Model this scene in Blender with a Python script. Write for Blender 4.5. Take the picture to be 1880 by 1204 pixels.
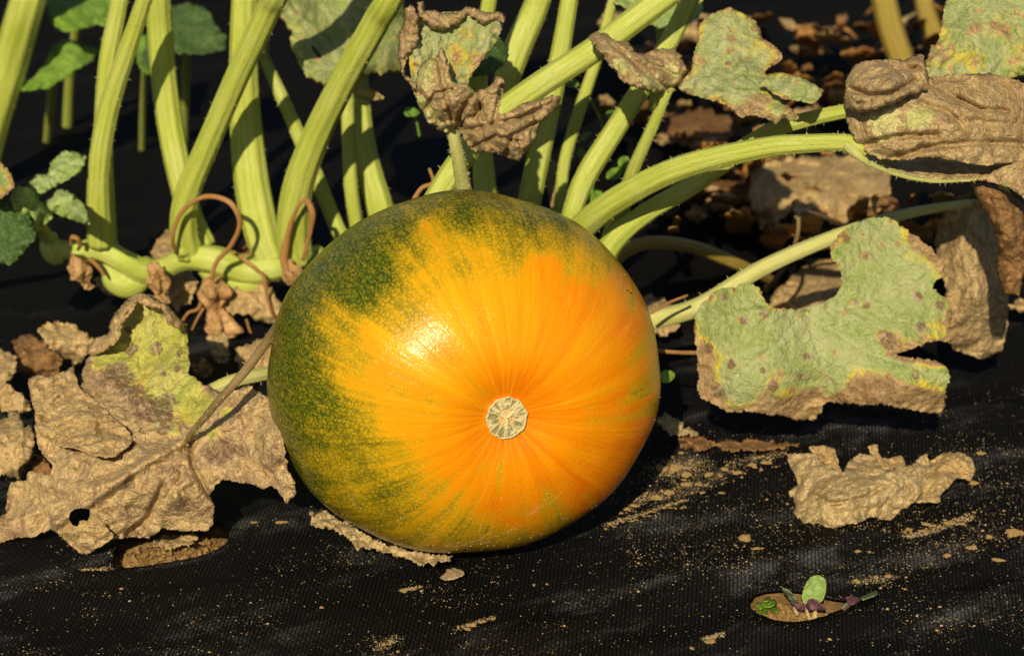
import bpy, bmesh, math, random
import numpy as np
from mathutils import Vector, Matrix, noise, geometry
random.seed(7)
S = bpy.context.scene
for o in list(bpy.data.objects): bpy.data.objects.remove(o)

# ------------------------------------------------------------------ camera
PITCH = math.radians(22); LENS = 85.0; CAM = Vector((0, -1.45, 0.70))
W, H = 1880, 1204
FPX = LENS / 36 * W
FWD = Vector((0, math.cos(PITCH), -math.sin(PITCH)))
UPV = Vector((0, math.sin(PITCH), math.cos(PITCH)))
RGT = Vector((1, 0, 0))
cd = bpy.data.cameras.new('camera'); cam = bpy.data.objects.new('camera', cd)
S.collection.objects.link(cam); S.camera = cam
cam.location = CAM; cam.rotation_euler = (math.pi / 2 - PITCH, 0, 0)
cd.lens = LENS; cd.sensor_width = 36; cd.clip_start = 0.05; cd.clip_end = 300
cd.dof.use_dof = True; cd.dof.focus_distance = 1.43; cd.dof.aperture_fstop = 11
S.render.resolution_x = 1024; S.render.resolution_y = 655

# ------------------------------------------------------------------ light
SUN = Vector((-0.13, -0.83, 0.52)).normalized()       # towards the sun
ELEV = math.asin(SUN.z); AZ = math.atan2(SUN.x, SUN.y)
w = bpy.data.worlds.new('World'); S.world = w; w.use_nodes = True
wn = w.node_tree.nodes; wl = w.node_tree.links
sky = wn.new('ShaderNodeTexSky'); sky.sky_type = 'NISHITA'; sky.sun_disc = False
sky.sun_elevation = ELEV; sky.sun_rotation = AZ
bgn = wn['Background']; bgn.inputs['Strength'].default_value = 0.05
wl.new(sky.outputs[0], bgn.inputs[0])
sl = bpy.data.lights.new('sun', 'SUN'); so = bpy.data.objects.new('sun', sl); S.collection.objects.link(so)
sl.energy = 5.0; sl.angle = math.radians(0.5); sl.color = (1.0, 0.85, 0.58)
so.rotation_euler = SUN.to_track_quat('Z', 'Y').to_euler(); so.location = SUN * 5
S.view_settings.view_transform = 'Standard'; S.view_settings.look = 'None'
S.view_settings.exposure = 0.0; S.view_settings.gamma = 1.0; S.view_settings.use_curve_mapping = False
S.render.engine = 'CYCLES'

# ------------------------------------------------------------------ pixel -> place helpers
def ray(x, y): return FWD + RGT * ((x - 940) / FPX) + UPV * ((602 - y) / FPX)
def PY(x, y, Y):
    d = ray(x, y); return CAM + d * ((Y - CAM.y) / d.y)
def PZ(x, y, Z=0.0):
    d = ray(x, y); return CAM + d * ((Z - CAM.z) / d.z)
def GY(x, y, Z=0.0): return PZ(x, y, Z).y
def pxm(p): return (p - CAM).dot(FWD) / FPX            # metres per photo pixel there
def PYa(x, y, Y):
    dx = (x - 940) / FPX; dz = (602 - y) / FPX
    dy = FWD.y + UPV.y * dz; zz = FWD.z + UPV.z * dz
    t = (Y - CAM.y) / dy
    return np.stack([CAM.x + dx * t, Y, CAM.z + zz * t], 1)
def Q(x0, y0, s, pts): return [(x0 + p[0] / s, y0 + p[1] / s) for p in pts]

def fbm(p, o=3):
    return noise.fractal(p, 1.0, 2.0, o)
def tps(pts):
    """smooth surface through (x, y, value) points"""
    a = np.array(pts, float); n = len(a); X = a[:, :2] / 500.0
    def U(r2): return np.where(r2 > 1e-12, r2 * np.log(np.maximum(r2, 1e-12)), 0)
    K = U(((X[:, None] - X[None]) ** 2).sum(-1)) + np.eye(n) * 1e-3
    P = np.hstack([np.ones((n, 1)), X]); A = np.zeros((n + 3, n + 3))
    A[:n, :n] = K; A[:n, n:] = P; A[n:, :n] = P.T
    c = np.linalg.lstsq(A, np.concatenate([a[:, 2], np.zeros(3)]), rcond=None)[0]
    def f(x, y):
        q = np.stack([x, y], 1) / 500.0
        return U(((q[:, None] - X[None]) ** 2).sum(-1)) @ c[:n] + c[n] + q @ c[n + 1:]
    return f
def segdist(x, y, poly, closed=True):
    p = np.array(poly, float); q = np.roll(p, -1, 0)
    if not closed: p, q = p[:-1], q[:-1]
    d = np.full(len(x), 1e9)
    for (ax, ay), (bx, by) in zip(p, q):
        ux, uy = bx - ax, by - ay; L = ux * ux + uy * uy + 1e-9
        t = np.clip(((x - ax) * ux + (y - ay) * uy) / L, 0, 1)
        d = np.minimum(d, np.hypot(x - ax - t * ux, y - ay - t * uy))
    return d
def inpoly(x, y, poly):
    p = np.array(poly, float); q = np.roll(p, -1, 0); r = np.zeros(len(x), bool)
    for (ax, ay), (bx, by) in zip(p, q):
        c = ((ay > y) != (by > y))
        if by != ay: r ^= c & (x < (bx - ax) * (y - ay) / (by - ay) + ax)
    return r
def catmull(pts, n):
    a = np.array(pts, float); a = np.vstack([2 * a[0] - a[1], a, 2 * a[-1] - a[-2]])
    out = []; m = len(a) - 3
    for i in range(n):
        u = i / (n - 1) * m; k = min(int(u), m - 1); t = u - k
        p0, p1, p2, p3 = a[k:k + 4]
        out.append(0.5 * (2 * p1 + (p2 - p0) * t + (2 * p0 - 5 * p1 + 4 * p2 - p3) * t * t + (3 * p1 - p0 - 3 * p2 + p3) * t ** 3))
    return np.array(out)

# ------------------------------------------------------------------ object helpers
def thing(name, label, cat, loc=(0, 0, 0), group=None):
    o = bpy.data.objects.new(name, None); S.collection.objects.link(o)
    o.location = loc; o.empty_display_size = 0.02
    o['label'] = label; o['category'] = cat
    if group: o['group'] = group
    return o
def wloc(o):
    v = Vector((0, 0, 0))
    while o: v = v + o.location; o = o.parent
    return v
def build(name, V, F, mat, parent=None, attrs=None, smooth=True, kind=None, origin=None, label=None):
    """world-space vertices -> one mesh object, stored relative to its parent (or to origin)"""
    org = np.array(wloc(parent) if parent else (origin if origin is not None else (0, 0, 0)), float)
    V = np.asarray(V, float) - org
    m = bpy.data.meshes.new(name); m.from_pydata(V.tolist(), [], [list(map(int, f)) for f in F]); 
    if smooth: m.polygons.foreach_set('use_smooth', [True] * len(m.polygons))
    for k, v in (attrs or {}).items():
        v = np.asarray(v, float)
        if v.ndim == 1:
            a = m.attributes.new(k, 'FLOAT', 'POINT'); a.data.foreach_set('value', v)
        else:
            a = m.attributes.new(k, 'FLOAT_VECTOR', 'POINT'); a.data.foreach_set('vector', v.ravel())
    m.materials.append(mat); m.update()
    o = bpy.data.objects.new(name, m); S.collection.objects.link(o)
    if parent: o.parent = parent
    elif origin is not None: o.location = origin
    if kind: o['kind'] = kind
    if label: o['label'] = label
    return o
def tag(o, label, cat, group=None):
    o['label'] = label; o['category'] = cat
    if group: o['group'] = group
    return o

# ------------------------------------------------------------------ materials
class M:
    def __init__(s, name):
        s.m = bpy.data.materials.new(name); s.m.use_nodes = True
        s.t = s.m.node_tree; s.b = s.t.nodes['Principled BSDF']; s.out = s.t.nodes['Material Output']
    def n(s, typ, ins=None, **kw):
        nd = s.t.nodes.new('ShaderNode' + typ)
        for k, v in kw.items(): setattr(nd, k, v)
        for k, v in (ins or {}).items(): s.put(nd.inputs[k], v)
        return nd
    def put(s, sock, v):
        if isinstance(v, bpy.types.Node): v = v.outputs[0]
        if isinstance(v, bpy.types.NodeSocket): s.t.links.new(v, sock)
        else:
            if isinstance(v, tuple) and len(v) == 3 and sock.type == 'RGBA': v = (*v, 1)
            sock.default_value = v
    def math(s, op, a, b=0.0, c=None):
        nd = s.n('Math', operation=op); s.put(nd.inputs[0], a); s.put(nd.inputs[1], b)
        if c is not None: s.put(nd.inputs[2], c)
        return nd.outputs[0]
    def attr(s, name, out='Fac'): return s.n('Attribute', attribute_name=name).outputs[out]
    def noise(s, scale, detail=3, vec=None, rough=0.55, dist=0.0):
        nd = s.n('TexNoise'); nd.inputs['Scale'].default_value = scale; nd.inputs['Detail'].default_value = detail
        nd.inputs['Roughness'].default_value = rough; nd.inputs['Distortion'].default_value = dist
        s.put(nd.inputs['Vector'], vec if vec is not None else s.obj()); return nd.outputs['Fac']
    def vor(s, scale, feature='F1', vec=None, out='Distance'):
        nd = s.n('TexVoronoi', feature=feature); nd.inputs['Scale'].default_value = scale
        s.put(nd.inputs['Vector'], vec if vec is not None else s.obj()); return nd.outputs[out]
    def obj(s):
        if not hasattr(s, '_o'): s._o = s.n('TexCoord').outputs['Object']
        return s._o
    def ss(s, v, lo, hi):
        nd = s.n('MapRange', interpolation_type='SMOOTHSTEP'); s.put(nd.inputs[0], v)
        nd.inputs[1].default_value = lo; nd.inputs[2].default_value = hi; return nd.outputs[0]
    def lin(s, v, lo, hi, a, b):
        nd = s.n('MapRange'); s.put(nd.inputs[0], v)
        for i, q in enumerate((lo, hi, a, b)): nd.inputs[i + 1].default_value = q
        return nd.outputs[0]
    def mix(s, f, a, b, mode='MIX'):
        nd = s.n('Mix', data_type='RGBA', blend_type=mode); s.put(nd.inputs[0], f)
        s.put(nd.inputs[6], a); s.put(nd.inputs[7], b); return nd.outputs[2]
    def bump(s, h, dist, strength=1.0):
        nd = s.n('Bump'); nd.inputs['Strength'].default_value = strength; nd.inputs['Distance'].default_value = dist
        s.put(nd.inputs['Height'], h); s.put(s.b.inputs['Normal'], nd.outputs[0])
    def fin(s, col, rough, spec=0.5):
        s.put(s.b.inputs['Base Color'], col); s.put(s.b.inputs['Roughness'], rough)
        s.put(s.b.inputs['Specular IOR Level'], spec); return s.m

def leaf_mat(name, green, yellow, brown, brown2, powder=0.3, spots=0.55, transl=0.12, bumpd=0.0009):
    k = M(name)
    dry = k.attr('dry'); vein = k.attr('vein')
    n1 = k.noise(55, 4); n2 = k.noise(220, 4); n3 = k.noise(18, 3); n4 = k.noise(900, 2)
    d = k.math('ADD', dry, k.math('MULTIPLY', k.math('SUBTRACT', n1, 0.5), 0.9))
    d = k.math('ADD', d, k.math('MULTIPLY', k.math('SUBTRACT', n2, 0.5), 0.55))
    # little dead spots
    vs = k.vor(85); sp = k.math('MULTIPLY', k.ss(vs, 0.30, 0.12), k.ss(k.vor(85, out='Color'), spots, spots + 0.1))
    d = k.math('ADD', d, k.math('MULTIPLY', sp, 0.62))
    g2 = tuple(c * f for c, f in zip(green, (0.72, 0.86, 0.6)))
    gr = k.mix(k.ss(n1, 0.35, 0.65), g2, green)
    pw = tuple(min(1, c * 0.6 + q) for c, q in zip(green, (0.25, 0.24, 0.19)))
    gr = k.mix(k.math('MULTIPLY', k.ss(n3, 0.35, 0.7), powder), gr, pw)
    gr = k.mix(k.math('MULTIPLY', k.ss(n2, 0.42, 0.66), powder * 0.9), gr, pw)
    gr = k.mix(k.math('MULTIPLY', k.ss(n4, 0.6, 0.72), powder * 0.7), gr, g2)
    br = k.mix(k.ss(n1, 0.38, 0.62), brown, brown2)
    br = k.mix(k.math('MULTIPLY', k.ss(n2, 0.48, 0.64), 0.75), br, tuple(min(1, c * 1.3) for c in brown))
    br = k.mix(k.math('MULTIPLY', k.ss(n2, 0.47, 0.36), 0.6), br, tuple(c * 0.62 for c in brown2))
    br = k.mix(k.math('MULTIPLY', k.ss(k.noise(520, 3), 0.55, 0.7), 0.65), br, tuple(c * 0.45 for c in brown2))
    br = k.mix(k.math('MULTIPLY', k.ss(k.noise(640, 2), 0.62, 0.72), 0.7), br, tuple(min(1, c * 1.7) for c in brown))
    br = k.mix(k.math('MULTIPLY', k.ss(n3, 0.45, 0.65), 0.4), br, tuple(c * q for c, q in zip(brown, (0.95, 1.0, 1.15))))
    br = k.mix(k.math('MULTIPLY', k.ss(k.noise(15, 4, dist=.8), 0.50, 0.66), 0.55), br, tuple(c * q for c, q in zip(brown2, (.78, .70, .62))))
    c = k.mix(k.math('MULTIPLY', k.ss(d, 0.20, 0.42), k.lin(k.noise(34, 4), 0.44, 0.60, 0.05, 1.0)), gr, yellow)
    c = k.mix(k.ss(d, 0.46, 0.56), c, br)
    dk = k.math('ADD', k.attr('dark'), k.math('ADD', k.math('MULTIPLY', k.math('SUBTRACT', n1, .5), 0.9), k.math('MULTIPLY', k.math('SUBTRACT', n2, .5), 0.6)))
    c = k.mix(k.math('MULTIPLY', k.ss(dk, 0.42, 0.6), 0.9), c, k.mix(k.ss(n2, 0.5, 0.68), (0.19, 0.11, 0.062), (0.44, 0.35, 0.26)))
    c = k.mix(k.math('MULTIPLY', k.ss(vein, 0.35, 0.9), 0.45), c, k.mix(k.ss(d, 0.45, 0.55), pw, tuple(min(1, q * 1.25) for q in brown)))
    wv = k.n('VectorMath', operation='ADD'); k.put(wv.inputs[0], k.obj())
    nz = k.n('TexNoise'); nz.inputs['Scale'].default_value = 120; nz.inputs['Detail'].default_value = 2; k.put(nz.inputs['Vector'], k.obj())
    sc = k.n('VectorMath', operation='SCALE'); k.put(sc.inputs[0], nz.outputs['Color']); sc.inputs['Scale'].default_value = 0.006; k.put(wv.inputs[1], sc.outputs[0])
    net = k.ss(k.vor(170, 'DISTANCE_TO_EDGE', wv.outputs[0]), 0.0, 0.16); net2 = k.ss(k.vor(480, 'DISTANCE_TO_EDGE', wv.outputs[0]), 0.0, 0.2)
    h = k.math('ADD', k.math('MULTIPLY', k.noise(330, 3, dist=1.2), 1.0), k.math('MULTIPLY', net2, 0.35))
    h = k.math('ADD', h, k.math('ADD', k.math('MULTIPLY', n2, 1.6), k.math('MULTIPLY', net, 0.5)))
    k.bump(h, bumpd, 1.0)
    c = k.mix(k.math('MULTIPLY', k.math('SUBTRACT', 1.0, net), 0.22), c, k.mix(k.ss(d, 0.45, 0.55), pw, tuple(min(1, q * 1.4) for q in brown)))
    k.fin(c, k.lin(d, 0.3, 0.6, 0.62, 0.72), 0.28)
    tr = k.n('BsdfTranslucent'); k.put(tr.inputs['Color'], c)
    mx = k.n('MixShader'); mx.inputs[0].default_value = transl
    k.t.links.new(k.b.outputs[0], mx.inputs[1]); k.t.links.new(tr.outputs[0], mx.inputs[2]); k.t.links.new(mx.outputs[0], k.out.inputs[0])
    return k.m

TAN = (0.57, 0.41, 0.195); TAN2 = (0.42, 0.275, 0.12)
MAT = {}
MAT['leaf_powder'] = leaf_mat('mildewed_leaf', (0.31, 0.365, 0.10), (0.62, 0.50, 0.04), (0.45, 0.31, 0.15), (0.29, 0.18, 0.09), 0.6, 0.42, bumpd=0.0006)
MAT['leaf_spotted'] = leaf_mat('spotted_leaf', (0.33, 0.37, 0.13), (0.60, 0.48, 0.04), (0.46, 0.32, 0.16), (0.30, 0.185, 0.095), 0.6, 0.25, bumpd=0.0007)
MAT['leaf_yellow'] = leaf_mat('yellowing_leaf', (0.55, 0.51, 0.085), (0.66, 0.52, 0.07), TAN, (0.34, 0.225, 0.14), 0.30)
MAT['leaf_green'] = leaf_mat('fresh_leaf', (0.40, 0.53, 0.16), (0.46, 0.50, 0.06), (0.40, 0.22, 0.05), (0.30, 0.15, 0.04), 0.25, 0.9)
MAT['leaf_bright'] = leaf_mat('bright_leaf', (0.20, 0.37, 0.025), (0.36, 0.46, 0.03), (0.22, 0.13, 0.04), (0.16, 0.08, 0.03), 0.1, 0.9)
MAT['leaf_deep'] = leaf_mat('deep_green_leaf', (0.055, 0.13, 0.02), (0.16, 0.2, 0.02), (0.16, 0.09, 0.03), (0.1, 0.05, 0.02), 0.12, 0.6)
MAT['dry'] = leaf_mat('dry_leaf', TAN, TAN, TAN, TAN2, 0.1, 0.9)
MAT['dry_grey'] = leaf_mat('dry_greybrown_leaf', (0.64, 0.57, 0.25), (0.64, 0.57, 0.25), (0.48, 0.35, 0.175), (0.36, 0.24, 0.115), 0.1, 0.9)
MAT['dry_dark'] = leaf_mat('dry_dark_leaf', TAN2, TAN2, (0.30, 0.165, 0.065), (0.19, 0.095, 0.035), 0.1, 0.9)
MAT['dry_orange'] = leaf_mat('dry_orange_leaf', TAN2, TAN2, (0.52, 0.27, 0.075), (0.36, 0.165, 0.045), 0.1, 0.9)
MAT['dry_pale'] = leaf_mat('dry_pale_leaf', TAN, TAN, (0.54, 0.41, 0.21), (0.42, 0.30, 0.145), 0.1, 0.9)

def stalk_mat(name, c1, c2, c3):
    k = M(name); v = k.attr('tubec', 'Vector')
    n1 = k.noise(3.2, 2, v); n2 = k.noise(40, 3); n3 = k.noise(9, 2, v)
    c = k.mix(k.ss(n1, 0.35, 0.65), c1, c2)
    c = k.mix(k.math('MULTIPLY', k.ss(n3, 0.5, 0.7), 0.4), c, c3)
    c = k.mix(k.math('MULTIPLY', k.ss(n2, 0.45, 0.75), 0.35), c, c3)
    c = k.mix(k.math('MULTIPLY', k.ss(k.noise(700, 2), 0.62, 0.7), 0.35), c, (0.55, 0.52, 0.3))
    k.bump(k.math('ADD', k.noise(500, 2), k.math('MULTIPLY', n3, 2.0)), 0.0005, 0.7)
    return k.fin(c, 0.45, 0.4)
MAT['stalk'] = stalk_mat('green_stalk', (0.35, 0.425, 0.045), (0.46, 0.52, 0.095), (0.52, 0.54, 0.20))
MAT['stalk_vine'] = stalk_mat('vine_green', (0.36, 0.45, 0.05), (0.46, 0.53, 0.10), (0.54, 0.57, 0.22))
MAT['stalk_pale'] = stalk_mat('pale_stalk', (0.46, 0.48, 0.13), (0.54, 0.54, 0.20), (0.58, 0.56, 0.28))
MAT['stalk_olive'] = stalk_mat('olive_stalk', (0.28, 0.20, 0.03), (0.34, 0.26, 0.05), (0.34, 0.26, 0.08))
MAT['stalk_brown'] = stalk_mat('brown_stalk', (0.20, 0.135, 0.055), (0.26, 0.17, 0.07), (0.36, 0.27, 0.14))
MAT['tendril'] = stalk_mat('dry_tendril', (0.36, 0.16, 0.045), (0.46, 0.23, 0.07), (0.55, 0.36, 0.16))
MAT['dry_flower'] = stalk_mat('dry_flower', (0.33, 0.17, 0.06), (0.47, 0.28, 0.115), (0.56, 0.40, 0.20))
def plain(name, c, r=0.6, var=0.3, scale=300, bump=0.0006):
    k = M(name); n1 = k.noise(scale, 3)
    c2 = tuple(q * (1 - var) for q in c)
    k.bump(n1, bump, 0.8)
    return k.fin(k.mix(k.ss(n1, 0.35, 0.65), c2, c), r, 0.3)
MAT['bristle'] = plain('bristle', (0.55, 0.52, 0.25), 0.5)
MAT['crumb'] = plain('soil_crumb', (0.50, 0.33, 0.13), 0.85, 0.35, 1500)
MAT['crumb_pale'] = plain('pale_dust_speck', (0.52, 0.45, 0.30), 0.85, 0.3, 1500)
MAT['straw'] = plain('straw', (0.52, 0.40, 0.18), 0.7, 0.35, 600)
MAT['purple'] = plain('purple_seedling_leaf', (0.13, 0.055, 0.07), 0.55, 0.35, 300)
MAT['seed_green'] = plain('seedling_leaf', (0.24, 0.36, 0.09), 0.55, 0.3, 250)
MAT['seed_grey'] = plain('grey_green_seedling_leaf', (0.15, 0.22, 0.11), 0.55, 0.3, 250)
MAT['weed'] = plain('weed_green', (0.17, 0.30, 0.03), 0.5, 0.3, 200)
MAT['black'] = plain('insect_black', (0.01, 0.008, 0.006), 0.4, 0.2)

# soil
k = M('soil'); n1 = k.noise(30, 5); n2 = k.noise(260, 4); n3 = k.noise(4, 3)
c = k.mix(k.ss(n1, 0.35, 0.65), (0.20, 0.12, 0.048), (0.36, 0.225, 0.085)); c = k.mix(k.ss(n2, 0.5, 0.72), c, (0.16, 0.085, 0.035))
k.bump(k.noise(500, 4), 0.0012, 1.0); MAT['soil'] = k.fin(c, 0.9, 0.2)

# woven black plastic ground cover
k = M('woven_black_fabric')
sx = k.n('SeparateXYZ', {0: k.obj()}); X, Y = sx.outputs[0], sx.outputs[1]
X = k.math('ADD', X, k.math('MULTIPLY', Y, -0.10))
X = k.math('ADD', X, k.math('MULTIPLY', k.noise(6, 2), 0.006))
P = 0.00245; PYY = 0.0052
u = k.math('MULTIPLY', X, 1 / P); fu = k.math('FRACT', u); iu = k.math('FLOOR', u)
v = k.math('ADD', k.math('MULTIPLY', Y, 1 / PYY), k.math('MULTIPLY', iu, 0.5)); fv = k.math('FRACT', v)
rib = k.math('SINE', k.math('MULTIPLY', fu, math.pi)); rib = k.math('POWER', rib, 0.6)
seg = k.math('SINE', k.math('MULTIPLY', fv, math.pi)); seg = k.math('POWER', seg, 0.5)
hgt = k.math('MULTIPLY', rib, k.math('ADD', k.math('MULTIPLY', seg, 0.75), 0.25))
big = k.noise(7, 4); dust = k.noise(28, 5, rough=0.7); fine = k.noise(1400, 2)  # the dust noise only breaks up the sheen painted below
base = k.mix(hgt, (0.0012, 0.0011, 0.0010), (0.0100, 0.0093, 0.0088))
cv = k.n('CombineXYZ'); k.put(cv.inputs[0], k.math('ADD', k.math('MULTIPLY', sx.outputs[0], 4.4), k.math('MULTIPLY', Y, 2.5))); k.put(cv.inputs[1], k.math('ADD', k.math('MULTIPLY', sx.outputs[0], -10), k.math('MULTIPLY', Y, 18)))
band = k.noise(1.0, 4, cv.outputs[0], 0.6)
sheen_paint = k.math('MULTIPLY', k.ss(dust, 0.38, 0.66), k.ss(band, 0.48, 0.68))
base = k.mix(k.math('MULTIPLY', k.math('MULTIPLY', sheen_paint, hgt), k.lin(Y, 0.05, 0.35, 0.95, 0.08)), base, (0.125, 0.125, 0.132))  # diagonal grey sheen painted into the weave colour, faded out further back
spk = k.math('MULTIPLY', k.ss(k.vor(620), 0.20, 0.10), k.ss(k.vor(620, out='Color'), 0.72, 0.76))
spk = k.math('MULTIPLY', spk, k.ss(k.noise(22, 3), 0.38, 0.62))
base = k.mix(k.math('MULTIPLY', spk, 0.9), base, (0.30, 0.235, 0.13))
k.bump(hgt, 0.0007, 1.0)
k.fin(base, 0.7, 0.0)
gl = k.n('BsdfGlossy'); gl.inputs['Roughness'].default_value = 0.38; k.put(gl.inputs['Color'], (0.9, 0.95, 1.0)); k.t.links.new(k.b.inputs['Normal'].links[0].from_socket, gl.inputs['Normal'])
mx = k.n('MixShader'); mx.inputs[0].default_value = 0.017
k.t.links.new(k.b.outputs[0], mx.inputs[1]); k.t.links.new(gl.outputs[0], mx.inputs[2]); k.t.links.new(mx.outputs[0], k.out.inputs[0])
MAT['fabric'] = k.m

# ------------------------------------------------------------------ mesh generators
def facet(q, d1=None, sharp=13.0):
    """crumpled-paper relief: tilted facets meeting in creases"""
    ds, ps = noise.voronoi(q); t = ws = 0.0
    for d, p in zip(ds, ps):
        w_ = math.exp(-(d - ds[0]) * sharp); g = noise.noise_vector(p * 13.7 + Vector((0.3, 0.7, 0.1)))
        t += w_ * ((q - p).dot(g) * 1.6 + g.z * 0.35); ws += w_
    return t / ws
def leaf(name, outline, depth, mat, parent, step=5.0, crumple=0.004, fscale=34, fine=0.0010, ragged=2.0, edge_dry=0.0, edge_w=26,
         curl=0.0, curl_w=40, dry=0.0, blobs=(), lines=(), darks=(), folds=(), veins=(), vein_w=5, vein_d=-0.0016, pleat=None, holes=(), thick=0.00045, seed=0.0, label=None, kind=None, teeth=True):
    """a leaf surface: outline in photo pixels, its distance from (x, y, Y) anchors, crumpled and curled in depth"""
    pts = []; n = len(outline)
    for i in range(n):
        a, b = np.array(outline[i], float), np.array(outline[(i + 1) % n], float)
        m = max(1, int(np.hypot(*(b - a)) / (step * 0.8)))
        for j in range(m): pts.append(a + (b - a) * j / m)
    pts = np.array(pts)
    for _ in range(2): pts = 0.5 * pts + 0.25 * (np.roll(pts, 1, 0) + np.roll(pts, -1, 0))
    tan = np.roll(pts, -1, 0) - np.roll(pts, 1, 0); tan /= (np.linalg.norm(tan, axis=1)[:, None] + 1e-6)
    nor = np.stack([tan[:, 1], -tan[:, 0]], 1)
    rs0 = random.Random(int(seed * 7))
    jit = np.array([noise.noise((p[0] * 0.09 + seed, p[1] * 0.09, 3.1)) * 1.3 + noise.noise((p[0] * 0.3, p[1] * 0.3 + seed, 7.7)) * 0.9 + rs0.uniform(-.35, .35) for p in pts])
    poly = pts + nor * (jit * ragged)[:, None]
    lo, hi = poly.min(0), poly.max(0)
    gx, gy = np.meshgrid(np.arange(lo[0], hi[0], step), np.arange(lo[1], hi[1], step * 0.87))
    gx = gx.astype(float); gx[1::2] += step / 2
    rs = np.random.RandomState(int(seed * 10) + 5)
    gx = (gx + rs.uniform(-.22, .22, gx.shape) * step).ravel(); gy = (gy + rs.uniform(-.22, .22, gy.shape) * step).ravel()
    ok = inpoly(gx, gy, poly) & (segdist(gx, gy, poly) > step * 0.45)
    gx, gy = gx[ok], gy[ok]
    for hpoly in holes:
        ok = ~inpoly(gx, gy, hpoly); gx, gy = gx[ok], gy[ok]
    loops = [poly] + [np.array(h, float) for h in holes]
    co = []; edges = []
    for L in loops:
        b0 = len(co); co += [Vector((p[0], p[1])) for p in L]
        edges += [(b0 + i, b0 + (i + 1) % len(L)) for i in range(len(L))]
    co += [Vector((a, b)) for a, b in zip(gx, gy)]
    r = geometry.delaunay_2d_cdt(co, edges, [], 1, 1e-4)
    V2 = np.array([(q[0], q[1]) for q in r[0]]); F = [f for f in r[2]]
    x, y = V2[:, 0], V2[:, 1]
    if holes:
        cx = np.array([V2[list(f)].mean(0) for f in F]); bad = np.zeros(len(F), bool)
        for hpoly in holes: bad |= inpoly(cx[:, 0], cx[:, 1], hpoly)
        F = [f for f, b in zip(F, bad) if not b]
        used = sorted({i for f in F for i in f}); mp = {o: i for i, o in enumerate(used)}
        F = [[mp[i] for i in f] for f in F]; V2 = V2[used]; x, y = V2[:, 0], V2[:, 1]
    F = [f if ((V2[f[1]][0] - V2[f[0]][0]) * (V2[f[2]][1] - V2[f[0]][1]) - (V2[f[1]][1] - V2[f[0]][1]) * (V2[f[2]][0] - V2[f[0]][0])) < 0 else f[::-1] for f in F]
    Yb = tps(depth)(x, y) if len(depth) > 2 else np.full(len(x), depth[0][2], float)
    ed = segdist(x, y, poly)
    base = PYa(x, y, Yb)
    off = np.zeros(len(x))
    for i, p in enumerate(base):
        q = Vector(p) * fscale + Vector((seed * 3.7, seed, 0))
        a = noise.noise(q) * 0.9 + (0.45 - abs(noise.noise(q * 1.9 + Vector((5, 1, 2))))) * 0.9
        b = (0.4 - abs(noise.noise(q * 4.6))) + 0.5 * noise.noise(q * 9.5)
        wq = q + Vector((noise.noise(q * 1.7), noise.noise(q * 1.7 + Vector((3, 3, 3))), 0)) * 0.35
        d3 = noise.voronoi(wq * 6.5)[0]
        off[i] = a * crumple * 0.55 + b * fine * 0.6 + facet(wq * 0.9) * crumple * 1.3 + facet(wq * 2.3 + Vector((2, 7, 1))) * (fine * 1.6 + crumple * 0.55) + facet(wq * 5.1 + Vector((4, 2, 9))) * (fine * 0.9 + crumple * 0.16) + (d3[0] - 0.45) * fine * 0.6
        if ed[i] < 26: off[i] += (1 - ed[i] / 26) * (crumple * 1.7 * noise.noise(q * 2.3 + Vector((0, 0, 8))) + crumple * 0.7 * noise.noise(q * 6.1))
    vv = np.zeros(len(x)); rough = off.copy(); off = np.zeros(len(x))
    side = []
    for vl in veins:                       # branching side veins
        P_ = np.array(vl, float); L_ = np.linalg.norm(P_[-1] - P_[0])
        if L_ < 60: continue
        for t_ in np.arange(0.22, 0.9, 30.0 / L_ if L_ > 90 else 0.3):
            k_ = min(len(P_) - 2, int(t_ * (len(P_) - 1))); u_ = t_ * (len(P_) - 1) - k_
            p_ = P_[k_] * (1 - u_) + P_[k_ + 1] * u_; d_ = P_[k_ + 1] - P_[k_]; d_ /= np.linalg.norm(d_)
            for sg in (-1, 1):
                an = sg * (0.75 + 0.25 * rs.rand()); ln = L_ * (0.16 + 0.14 * rs.rand()) * (1.15 - t_)
                e_ = np.array((d_[0] * math.cos(an) - d_[1] * math.sin(an), d_[0] * math.sin(an) + d_[1] * math.cos(an)))
                side.append([tuple(p_), tuple(p_ + e_ * ln * .5 + d_ * 3), tuple(p_ + e_ * ln + d_ * 9)])
    for vl in side:
        g = np.exp(-(segdist(x, y, vl, False) / 3.2) ** 2); vv = np.maximum(vv, g * 0.75); off -= (0.0009 if dry > .5 else 0.0006) * g
    for fl_, fd_, fw_ in folds: off += fd_ * np.exp(-(segdist(x, y, fl_, False) / fw_) ** 2)
    for vl in veins:
        g = np.exp(-(segdist(x, y, vl, False) / vein_w) ** 2); vv = np.maximum(vv, g)
        off += vein_d * np.exp(-(segdist(x, y, vl, False) / (vein_w * 1.4)) ** 2)
    if pleat is not None: off += pleat(x, y)
    if curl: off += curl * np.clip(1 - ed / curl_w, 0, 1) ** 2
    D = np.full(len(x), float(dry))
    if edge_dry: D += edge_dry * np.clip(1 - ed / edge_w, 0, 1)
    for ln, lw, la in lines: D += la * np.exp(-(segdist(x, y, ln, False) / lw) ** 2)
    for bx, by, br, ba in blobs: D += ba * np.exp(-((x - bx) ** 2 + (y - by) ** 2) / (br * br))
    DK = np.zeros(len(x))
    for bx, by, br, ba in darks: DK += ba * np.exp(-((x - bx) ** 2 + (y - by) ** 2) / (br * br))
    off = off + rough * (1 + 0.7 * np.clip((D - 0.35) / 0.3, 0, 1) * (dry < 0.5))
    V = PYa(x, y, Yb + off)
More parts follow.
